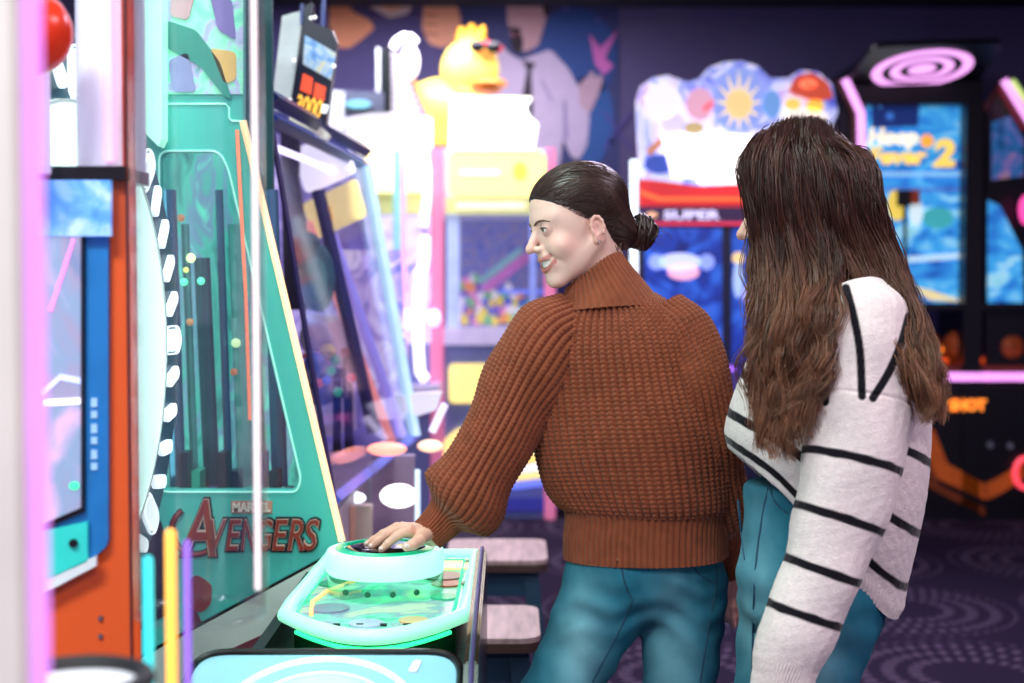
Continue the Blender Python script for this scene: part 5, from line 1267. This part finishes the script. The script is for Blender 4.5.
sleeve([(580, 322, 2.68, 34), (556, 340, 2.67, 44), (529, 382, 2.66, 41), (504, 428, 2.65, 38), (481, 468, 2.645, 38), (466, 494, 2.64, 46), (457, 507, 2.64, 42), (448, 514, 2.64, 23), (439, 524, 2.638, 19), (427.5, 535, 2.634, 17.5)], sw1, 21)
sleeve([(655, 318, 2.67, 34), (672, 338, 2.655, 41), (687, 382, 2.64, 40), (697, 428, 2.64, 39), (704, 470, 2.66, 38), (709, 502, 2.68, 38), (714, 520, 2.69, 34), (721, 534, 2.70, 21), (727, 553, 2.715, 17), (731, 573, 2.73, 15.5)], sw1, 33)
def cring(cx, cy, ax, ay, b, Y=2.685, q=2.0):
    return (P(cx, cy, Y), np.array((ax / 530, -.015, -ay / 530)), np.array((.004, b, -.010)), q)
col_ = Loft([cring(609, 311, 54, -5, .098), cring(606, 302, 47, -8, .090), cring(601, 291, 39, -12, .078), cring(597, 281, 32, -16, .069), cring(594, 273.5, 28, -18, .065), cring(593.5, 271.5, 26, -18, .062), cring(594, 276, 24.5, -17, .058), cring(598, 288, 24, -13, .052)], 46 * 6, 70)
f = col_.u[None, :] * 46; f = f - np.floor(f) - .5
col_.push(.0048 * (np.sqrt(np.clip(1 - (2 * np.abs(f)) ** 2.2, 0, 1)) - .5) + .002 * waves(col_.P, 40, 9))
col_.build('collar', M_KNIT, sw1)

# hair pulled back into a low bun
BUN = np.array((0, .121, -.052))
def hairline(y): return np.interp(y, (-.11, -.085, -.060, -.030, -.004, .010, .024, .038, .075, .11), (.074, .064, .042, .012, -.006, -.010, -.034, -.055, -.072, -.075)).astype(np.float32)
def cap1(X):
    d = ell(X, (0, .0115, .039), (.0784, .1016, .0787))
    d = smin(d, ell(X, (0, .068, -.030), (.050, .040, .045)), .03)
    d = smax(d, (hairline(X[:, 1]) - X[:, 2]) * .8, .006)
    d = smin(d, ell(X, (0, .098, -.044), (.024, .028, .026)), .02)
    return d
v, q = nets(cap1, (-.09, -.105, -.09), (.09, .14, .13), .002)
v = relax(v, q, 1, .4)
axis = np.array((0, -.20, .085)); axis /= np.linalg.norm(axis); e1 = np.array((1.0, 0, 0)); e2 = np.cross(axis, e1)
def hair_ridges(v, c0, amp, col, seed):
    r = v - c0; phi = np.arctan2(r @ e2, r @ e1); dist = np.linalg.norm(r, axis=1)
    g = np.random.default_rng(seed); s = 0
    for k_ in (23, 41, 67, 95, 131): s = s + np.sin(k_ * phi + g.uniform(0, 6) + 6 * dist * g.uniform(-1, 1)) / (1 + k_ / 90)
    s = s / 2.2; rad = r - np.outer(r @ axis, axis); rad /= np.linalg.norm(rad, axis=1)[:, None] + 1e-6
    fade = np.clip(dist / .06, 0, 1)[:, None]
    return v + rad * (amp * s)[:, None] * fade, np.array(col) * (1 + .35 * s[:, None])
v, cc = hair_ridges(v, BUN + (0, -.012, 0), .0011, lin('#2b1a17'), 4)
hr1 = mesh_np('hair', H1.w(v), q, M_HAIR1, w1, True, np.clip(cc, .002, 1))
bn = []
for k_ in range(46):
    g = np.random.default_rng(100 + k_); tilt = g.normal(0, .5); ph = g.uniform(0, 6.28); R0 = g.uniform(.018, .036); tt_ = np.linspace(0, 4.6, 26) + ph
    p_ = np.stack((R0 * np.cos(tt_), .010 * np.sin(tt_ * .5 + ph) + (tt_ - ph - 2.3) * .004, R0 * np.sin(tt_)), 1)
    rx = rot3(g.normal(0, .35), tilt, 0); bn.append(BUN + (0, .006, .004) + p_ @ rx.T)
bn = np.array([H1.w(p_) for p_ in bn])
strands('bun', bn, np.full(bn.shape[:2], .0042) * np.linspace(.7, 1, 26)[None, :], M_HAIR1, hr1, np.tile(np.array(lin('#2b1a17')), (46, 26, 1)) * rng.uniform(.7, 1.6, (46, 1, 1)), 6)
MB().ball(H1.w(BUN + (0, .004, .002)), (.030, .027, .030), 16, 12).build('bun_core', mat('hair_core', '#1d1210', .6), hr1, True)
fl = []
for k_ in range(70):
    g = np.random.default_rng(300 + k_)
    if k_ < 26: a = BUN + g.normal(0, .012, 3) + (0, .02, 0); dd = np.array((g.normal(0, .4), 1, g.normal(.0, .5))); L_ = g.uniform(.015, .040)
    elif k_ < 40: a = np.array((.050 + g.normal(0, .006), .055 + g.normal(0, .01), -.058)); dd = np.array((.1, g.normal(-.2, .3), -1)); L_ = g.uniform(.015, .045)
    else:
        th = g.uniform(-1.2, 1.4); a = np.array((.075 * math.sin(th) * .8, g.uniform(-.05, .06), .039 + .080 * math.cos(th) * .9)); dd = np.array((math.sin(th) * .35, 1, math.cos(th) * .35)); L_ = g.uniform(.015, .03)
    s_ = np.linspace(0, 1, 8)[:, None]; fl.append(H1.w(a + dd / np.linalg.norm(dd) * L_ * s_ + np.array((0, 0, -.012)) * s_ ** 2))
# combed strands from the hairline to the bun
gq = np.random.default_rng(42); NS = 420; cb = np.zeros((NS, 16, 3)); s_ = np.linspace(0, 1, 16)
for k_ in range(NS):
    if k_ < 300: y_ = gq.uniform(-.080, .022); a_ = np.array((.075 * gq.choice((1, 1, 1, -1)), y_, float(hairline(np.array([y_]))[0]) + .002))
    else: a_ = np.array((gq.uniform(-.055, .055), -.086, .068))
    a_[0] *= np.interp(a_[1], (-.09, -.04), (.75, 1))
    y_ = a_[1] + (BUN[1] - .01 - a_[1]) * s_
    x_ = a_[0] * (1 - s_ ** 3) + np.sign(a_[0]) * .035 * np.sin(PI * s_) * (k_ < 300)
    z_ = np.maximum(a_[2] + (BUN[2] - a_[2]) * s_ ** 1.6 + gq.uniform(0, .07) * np.sin(PI * s_), hairline(y_) + .003)
    cb[k_] = np.stack((x_, y_, z_), 1)
cb = snap(cb.reshape(-1, 3), cap1, .0005, 6).reshape(NS, 16, 3)
rt = cb[:, 0] + (cb[:, 0] - cb[:, 1]) * .12; cb[:, 0] = snap(rt, head_sdf, .0002, 4)
cb = H1.w(cb); strands('combed_strands', cb, np.tile(np.clip(np.linspace(.3, 5, 16), 0, 1) * .0008, (NS, 1)), M_HAIR1, hr1, np.array(lin('#33211c')) * rng.uniform(.5, 2.0, (NS, 1, 1)) * np.ones((1, 16, 3)))['kind'] = 'stuff'
fl = np.array(fl); strands('loose_strands', fl, np.linspace(.0006, .0003, 8)[None, :].repeat(70, 0), M_HAIR1, hr1, np.tile(np.array(lin('#4a3026')), (70, 8, 1)))['kind'] = 'stuff'
for dz, r in ((-.0325, .0017), (-.036, .0022)):
    MB().ball(H1.w((.0755, .001 - (dz + .0325), dz - .010)), r, 10, 8).build('ear_stud', mat('silver', '#e8e8ee', .15, metal=1), w1, True)

# ------------------------------------------------------------------ person in the striped sweater
Y2 = 2.43
SK2 = lin('#e6b9a6')
H2 = Head(P(803, 206, Y2), math.radians(-98), math.radians(10), 0, 1.0)
h2 = hand_sdf([
    [J(766, 722, 2.20, .0090), J(760, 740, 2.20, .0080), J(757, 754, 2.205, .0070), J(758, 764, 2.21, .0060)],
    [J(772, 726, 2.21, .0092), J(767, 746, 2.21, .0082), J(764, 762, 2.215, .0072), J(765, 773, 2.22, .0060)],
    [J(778, 726, 2.225, .0090), J(775, 745, 2.225, .0080), J(773, 760, 2.23, .0070), J(774, 771, 2.235, .0058)],
    [J(783, 722, 2.24, .0082), J(782, 738, 2.245, .0070), J(781, 749, 2.25, .0060), J(782, 757, 2.255, .0052)],
    [J(764, 706, 2.195, .0115), J(756, 716, 2.19, .0100), J(752, 727, 2.19, .0088), J(752, 737, 2.195, .0070)]],
    [(P(777, 698, 2.21), P(767, 722, 2.20), .016, .0125), (P(777, 698, 2.21), P(773, 725, 2.21), .016, .0125), (P(777, 698, 2.212), P(780, 724, 2.228), .016, .0115), (P(777, 698, 2.21), P(792, 655, 2.22), .021, .027)])
def body2(X):
    d = seg(X, P(812, 285, 2.45), P(825, 470, 2.45), .08, .09)
    d = smin(d, seg(X, P(850, 325, 2.31), P(845, 325, 2.58), .045, .045), .05)
    d = smin(d, seg(X, P(825, 470, 2.45), P(815, 580, 2.45), .09, .09), .03)
    d = smin(d, seg(X, P(862, 335, 2.29), P(850, 480, 2.24), .042, .036), .02); d = smin(d, seg(X, P(850, 480, 2.24), P(792, 655, 2.22), .036, .0275), .02)
    d = smin(d, seg(X, P(845, 335, 2.58), P(812, 480, 2.62), .042, .036), .02); d = smin(d, seg(X, P(812, 480, 2.62), P(775, 600, 2.62), .036, .025), .02)
    for h, k, a in ((P(790, 610, 2.50), P(768, 780, 2.50), P(775, 1040, 2.52)), (P(825, 610, 2.40), P(790, 780, 2.38), P(806, 1060, 2.40))):
        d = smin(d, seg(X, h, k, .07, .05), .02); d = smin(d, seg(X, k, a, .05, .035), .02)
    return d
parts = [(H2.w(_hv), _hq, head_colours(_hv, SK2))]
v, q = nets(h2, *bbox([P(750, 655, 2.19), P(795, 775, 2.26)], .03), .0018); parts.append((relax(v, q, 1, .3), q, np.tile(np.array(SKH), (len(v), 1))))
v, q = nets(body2, *bbox([P(740, 270, 2.2), P(900, 1060, 2.66)], .06), .014); parts.append((v, q, np.tile(np.array(SK2), (len(v), 1))))
w2 = tag(joined('person', parts, M_SKIN), 'person with long wavy brown hair in a white sweater with black stripes', 'person')
face_parts(H2, w2)
def jeans2(X):
    d = ell(X, P(812, 585, 2.45), (.126, .150, .115))
    d = smin(d, seg(X, P(806, 500, 2.45), P(810, 560, 2.45), .108, .112), .04)
    e = seg(X, P(781, 610, 2.52), P(763, 770, 2.51), .076, .058); e = smin(e, seg(X, P(763, 770, 2.51), P(772, 1050, 2.53), .057, .046), .03)
    d = smin(d, e, .03)
    e = seg(X, P(829, 615, 2.40), P(788, 770, 2.385), .086, .062); e = smin(e, seg(X, P(788, 770, 2.385), P(804, 1060, 2.40), .060, .048), .03)
    d = smin(d, e, .03)
    d = d + .0022 * np.sin(X[:, 2] * 90 + 12 * X[:, 0]) * np.exp(-((X[:, 2] - .86) / .07) ** 2) + .0015 * np.sin(X @ np.array((50, 30, 70), np.float32))
    return smax(d, X[:, 2] - 1.06, .01)
v, q = nets(jeans2, *bbox([P(720, 480, 2.26), P(905, 1090, 2.68)], .06), .006)
j2 = mesh_np('jeans', relax(v, q, 1, .4), q, M_DENIM, w2, True, denim(v, [(P(752, 600, 2.45), (.03, .14, .16)), (P(800, 660, 2.3), (.06, .1, .1))]))
seam('side_seam', [(770, 480), (762, 520), (755, 580), (752, 682)], jeans2, 2.1, 2.6, .0022, M_STITCH, j2)
seam('pocket_seam', [(770, 488), (776, 503), (786, 512), (796, 516)], jeans2, 2.1, 2.6, .0022, M_STITCH, j2)
seam('fly_seam', [(738, 500), (741, 530), (745, 560)], jeans2, 2.1, 2.7, .0022, M_STITCH, j2)
for (x, Y) in ((772, 2.53), (804, 2.40)):
    f0 = P(x, 1050, Y)
    sh = MB().ball((f0[0] - .055, f0[1], .045), (.12, .045, .045), 16, 10).build('shoe', M_SHOE, w2, True)
    MB().prism([(f0[0] - .055 + .125 * math.cos(a), f0[1] + .05 * math.sin(a), 0) for a in np.linspace(0, 2 * PI, 20)[:-1]], (0, 0, .018)).build('sole', mat('sole', '#8f8a88'), sh)

M_WOOL = mat('cream_wool', '#e6dcd8', .95, attr=True, var=.07, scale=120, sheen=.2, bump=.4, bscale=260, spec=.1)
CRM, BLK = np.array(lin('#e4d8d4')), np.array(lin('#17151b'))
def fring(fx, fy, bx, by, b, Y=2.45, q=2.2):
    """ring by its front and back point in the picture and half width across the shoulders"""
    a, c = P(fx, fy, Y), P(bx, by, Y); return ((a + c) / 2, (c - a) / 2, np.array((0, b, 0)), q)
tor = Loft([fring(738, 452, 895, 600, .140), fring(727, 446, 903, 588, .150), fring(722, 428, 912, 556, .165), fring(733, 384, 924, 484, .175), fring(750, 345, 924, 408, .185), fring(768, 314, 914, 345, .185), fring(786, 290, 894, 306, .150), fring(797, 277, 872, 284, .095), fring(800, 268, 850, 270, .060)], 132 * 4, 300)
tc2 = tor.t[:, None]
th2 = 2 * PI * tor.u[None, :]
tor.P[..., 2] -= .060 * np.clip(-np.sin(th2), 0, 1) * np.clip(.45 + .8 * np.cos(th2), 0, 1) * np.clip(1 - tc2 / 3, 0, 1); tor.update()
tor.push((.006 * waves(tor.P * np.array((1, 1, 1.3)), 16, 51) + .003 * waves(tor.P, 34, 52)) * np.clip((tc2 - .6), 0, 1) * np.clip(7 - tc2, 0, 1))
f = tor.u[None, :] * 132; f = f - np.floor(f) - .5
tor.push(np.clip((.95 - tc2) / .15, 0, 1) * .0022 * (np.sqrt(np.clip(1 - (2 * np.abs(f)) ** 2, 0, 1)) - .5) + .0003 * waves(tor.P, 300, 53))
def stripe(L, ts, hw):
    w = np.zeros((L.nv, L.nu))
    for t_ in ts:
        i = np.interp(t_, L.t, np.arange(L.nv)); k0 = int(i); vs_ = L.V[k0] + (L.V[min(k0 + 1, L.nv - 1)] - L.V[k0]) * (i - k0)
        d = np.abs(L.V - vs_[None, :]) + .0006 * waves(L.P, 160, 7) ; w = np.maximum(w, np.clip((hw - d) / .0022 + .5, 0, 1))
    return w
def pix(Pt):
    """picture position of points (to lay the knitted shoulder stripes out)"""
    c, s_ = math.cos(PITCH), math.sin(PITCH); q = Pt - np.array((0, 0, CAMZ)); dep = q[..., 1] * c - q[..., 2] * s_
    return np.stack((512 + FPX * q[..., 0] / dep, 341.5 - FPX * (q[..., 1] * s_ + q[..., 2] * c) / dep), -1)
def linestripes(L, lines, yc, hw=4.2):
    q = pix(L.P); w = np.zeros(q.shape[:2])
    for ln in lines:
        ln = cr_interp(np.array(ln, float), np.linspace(0, len(ln) - 1, 24)); d = np.full(q.shape[:2], 1e9)
        for a, b in zip(ln[:-1], ln[1:]):
            ab = b - a; t_ = np.clip(((q - a) @ ab) / (ab @ ab), 0, 1); d = np.minimum(d, np.linalg.norm(q - a - t_[..., None] * ab, axis=-1))
        w = np.maximum(w, np.clip((hw - d) / 1.4 + .5, 0, 1) * (L.P[..., 1] < yc))
    return w
YL = [[(846, 288), (854, 318), (860, 352), (862, 396)], [(909, 316), (901, 344), (889, 372), (873, 398)], [(826, 366), (825, 402)], [(812, 332), (834, 346)]]
w = np.maximum(stripe(tor, (1.45, 2.42, 3.30, 4.2), .0078), linestripes(tor, YL[:2], 2.42))
sw2 = tor.build('sweater', M_WOOL, w2, CRM * (1 - w[..., None]) + BLK * w[..., None])
slv = Loft(arm_rings([(852, 294, 2.33, 34), (860, 316, 2.31, 48), (862, 350, 2.295, 53), (859, 395, 2.28, 54), (855, 440, 2.265, 52), (843, 490, 2.25, 47), (826, 545, 2.24, 42.5), (808, 600, 2.23, 38), (794, 645, 2.222, 37), (786, 668, 2.218, 35), (781, 684, 2.215, 30), (776, 702, 2.212, 27)]), 66 * 4, 380)
ts2 = slv.t[:, None]
slv.push((.0050 * waves(slv.P, 20, 61) + .0025 * waves(slv.P, 48, 62)) * np.clip(ts2 - .5, 0, 1) * np.clip(10 - ts2, 0, 1))
f = slv.u[None, :] * 66; f = f - np.floor(f) - .5
slv.push(np.clip((ts2 - 8.6) / .3, 0, 1) * .0026 * (np.sqrt(np.clip(1 - (2 * np.abs(f)) ** 2, 0, 1)) - .5) + .0003 * waves(slv.P, 300, 63) - .003 * np.exp(-((ts2 - 3.1) / .035) ** 2))
w = np.maximum(stripe(slv, (4.44, 5.50, 6.42, 7.28), .0068), linestripes(slv, YL, 2.30))
slv.build('sleeve', M_WOOL, sw2, CRM * (1 - w[..., None]) + BLK * w[..., None])
fs_ = Loft(arm_rings([(846, 300, 2.56, 36), (846, 330, 2.58, 46), (836, 400, 2.60, 44), (818, 470, 2.61, 40), (795, 540, 2.62, 36), (775, 596, 2.62, 32), (772, 606, 2.62, 26)]), 160, 200)
w = stripe(fs_, (2.6, 3.3, 4.0, 4.7), .0066)
fs_.build('sleeve', M_WOOL, sw2, CRM * (1 - w[..., None]) + BLK * w[..., None])
ck = Loft([fring(790, 290, 880, 296, .105), fring(794, 276, 866, 280, .085), fring(796, 266, 856, 268, .070), fring(800, 264, 850, 266, .060), fring(800, 275, 850, 278, .060)], 200, 40)
f = ck.u[None, :] * 50; f = f - np.floor(f) - .5; ck.push(.0025 * (np.sqrt(np.clip(1 - (2 * np.abs(f)) ** 2, 0, 1)) - .5))
ck.build('collar', M_WOOL, sw2, np.broadcast_to(CRM, ck.P.shape))

# long wavy hair: cap plus strands
def cap2(X):
    d = ell(X, (0, .012, .040), (.081, .104, .082))
    d = smin(d, ell(X, (0, .055, -.04), (.060, .050, .075)), .03)
    hl = np.interp(X[:, 1], (-.11, -.085, -.060, -.030, -.004, .010, .034, .1), (.074, .064, .050, .030, -.03, -.08, -.11, -.11)).astype(np.float32)
    return smax(d, (hl - X[:, 2]) * .8, .006)
v, q = nets(cap2, (-.09, -.105, -.125), (.09, .13, .13), .0028)
M_HAIR2 = mat('hair_brown', '#4a3228', .36, attr=True, var=.14, scale=60, spec=.35)
hr2 = mesh_np('hair', H2.w(relax(v, q, 1, .4)), q, M_HAIR2, w2, True, np.tile(np.array(lin('#2a1c1c')), (len(v), 1)))
def lock_path(s, side, g):
    """one strand: s from brow (0) to nape (1); side 0 near the camera, 1 far, 2 down the back"""
    j = lambda a: g.normal(0, a)
    top = (772 + s * 64 + j(3), 128 - 8 * math.sin(PI * s) + j(1.5) + 14 * max(0, .15 - s) * 6 + 14 * max(0, s - .75) * 4)
    fr = s < .58; q_ = s / .58 if fr else (s - .58) / .42
    pts = [(top[0], top[1], Y2 - .012 + j(.006)), ((top[0] * .45 + (748 + s * 108) * .55), 139 + 10 * s + j(3), Y2 - .055), (744 + s * 124 + j(3), 166 + j(3), Y2 - .085 + j(.004)), (749 + s * 131 + j(3), 215, Y2 - .094 + j(.006))]
    if fr:
        ln = 396 + 62 * math.sin(PI * min(1, q_ * .8 + .2)) * g.uniform(.25, 1.1)
        pts += [(756 + q_ * 84 + j(4), 265, Y2 - .105 + j(.01)), (755 + q_ * 80 + j(5), 312, 2.245 + .03 * (1 - q_) + j(.010)), (752 + q_ * 78 + j(6), 356, 2.225 + .03 * (1 - q_) + j(.010)),
                (757 + q_ * 66 + j(7), (356 + ln) / 2, 2.222 + .03 * (1 - q_) + j(.008)), (768 + q_ * 44 + j(9), ln, 2.220 + .03 * (1 - q_) + j(.008))]
    else:
        ln = g.uniform(375, 424)
        pts += [(846 + q_ * 52 + j(4), 262, Y2 - .09 + j(.01)), (868 + q_ * 46 + j(4), 302, 2.300 + j(.012)), (890 + q_ * 38 + j(4), 345, 2.255 + j(.012)), (908 + q_ * 28 + j(4), (345 + ln) / 2 + 8, 2.245 + j(.012)), (920 + q_ * 20 + j(5), ln, 2.25 + j(.012))]
    pts = np.array(pts)
    if side == 1: pts[:, 2] = 2 * Y2 - pts[:, 2] + np.linspace(0, .03, len(pts))
    if side == 2:
        pts[:, 2] = Y2 + (g.uniform(-1, 1)) * .085; pts[3:, 0] = np.maximum(pts[3:, 0], 872 + 10 * np.arange(len(pts) - 3) + j(6))
    return pts
KN = 28; paths, rads, cols = [], [], []
for cl in range(230):
    g0 = np.random.default_rng(700 + cl); side = 0 if cl < 180 else (2 if cl < 206 else 1)
    sc = (cl * .618034) % 1.0 if side == 0 else g0.uniform(.1, 1) if side == 1 else g0.uniform(.75, 1)
    base = lock_path(sc, side, g0); ph, wl, am = g0.uniform(0, 6.28), g0.uniform(66, 110), g0.uniform(2.0, 6.5); tone = g0.uniform(.6, 1.9)
    n_ = 20 if side == 0 else 14
    for k_ in range(n_):
        b_ = base + np.random.default_rng(9000 + cl * 40 + k_).normal(0, 1, base.shape) * np.array((1.0, .6, .0015)) + np.random.default_rng(5 + cl * 77 + k_).normal(0, 1, 3) * np.array((3.2, 2.0, .0040))
        t_ = np.linspace(0, len(b_) - 1, KN); pp = cr_interp(b_, t_)
        grow = np.clip((pp[:, 1] - 190) / 140, 0, 1)
        pp[:, 0] += grow * am * np.sin(2 * PI * pp[:, 1] / wl + ph) ; pp[:, 2] += grow * .010 * np.sin(2 * PI * pp[:, 1] / wl + ph + 1.4)
        paths.append([P(*p_) for p_ in pp]); r_ = .00125 * np.clip(np.linspace(1.25, .25, KN), 0, 1) * np.clip(np.linspace(.25, 6, KN), 0, 1); rads.append(r_)
        mixv = np.clip((pp[:, 1] - 210) / 210, 0, 1)[:, None] * g0.uniform(.6, 1)
        cols.append((np.array(lin('#3a211a')) * (1 - mixv) + np.array(lin('#8a6248')) * mixv) * tone * rng.uniform(.8, 1.25))
paths, rads, cols = np.array(paths), np.array(rads), np.array(cols)
strands('long_strands', paths, rads, M_HAIR2, hr2, cols)['kind'] = 'stuff'
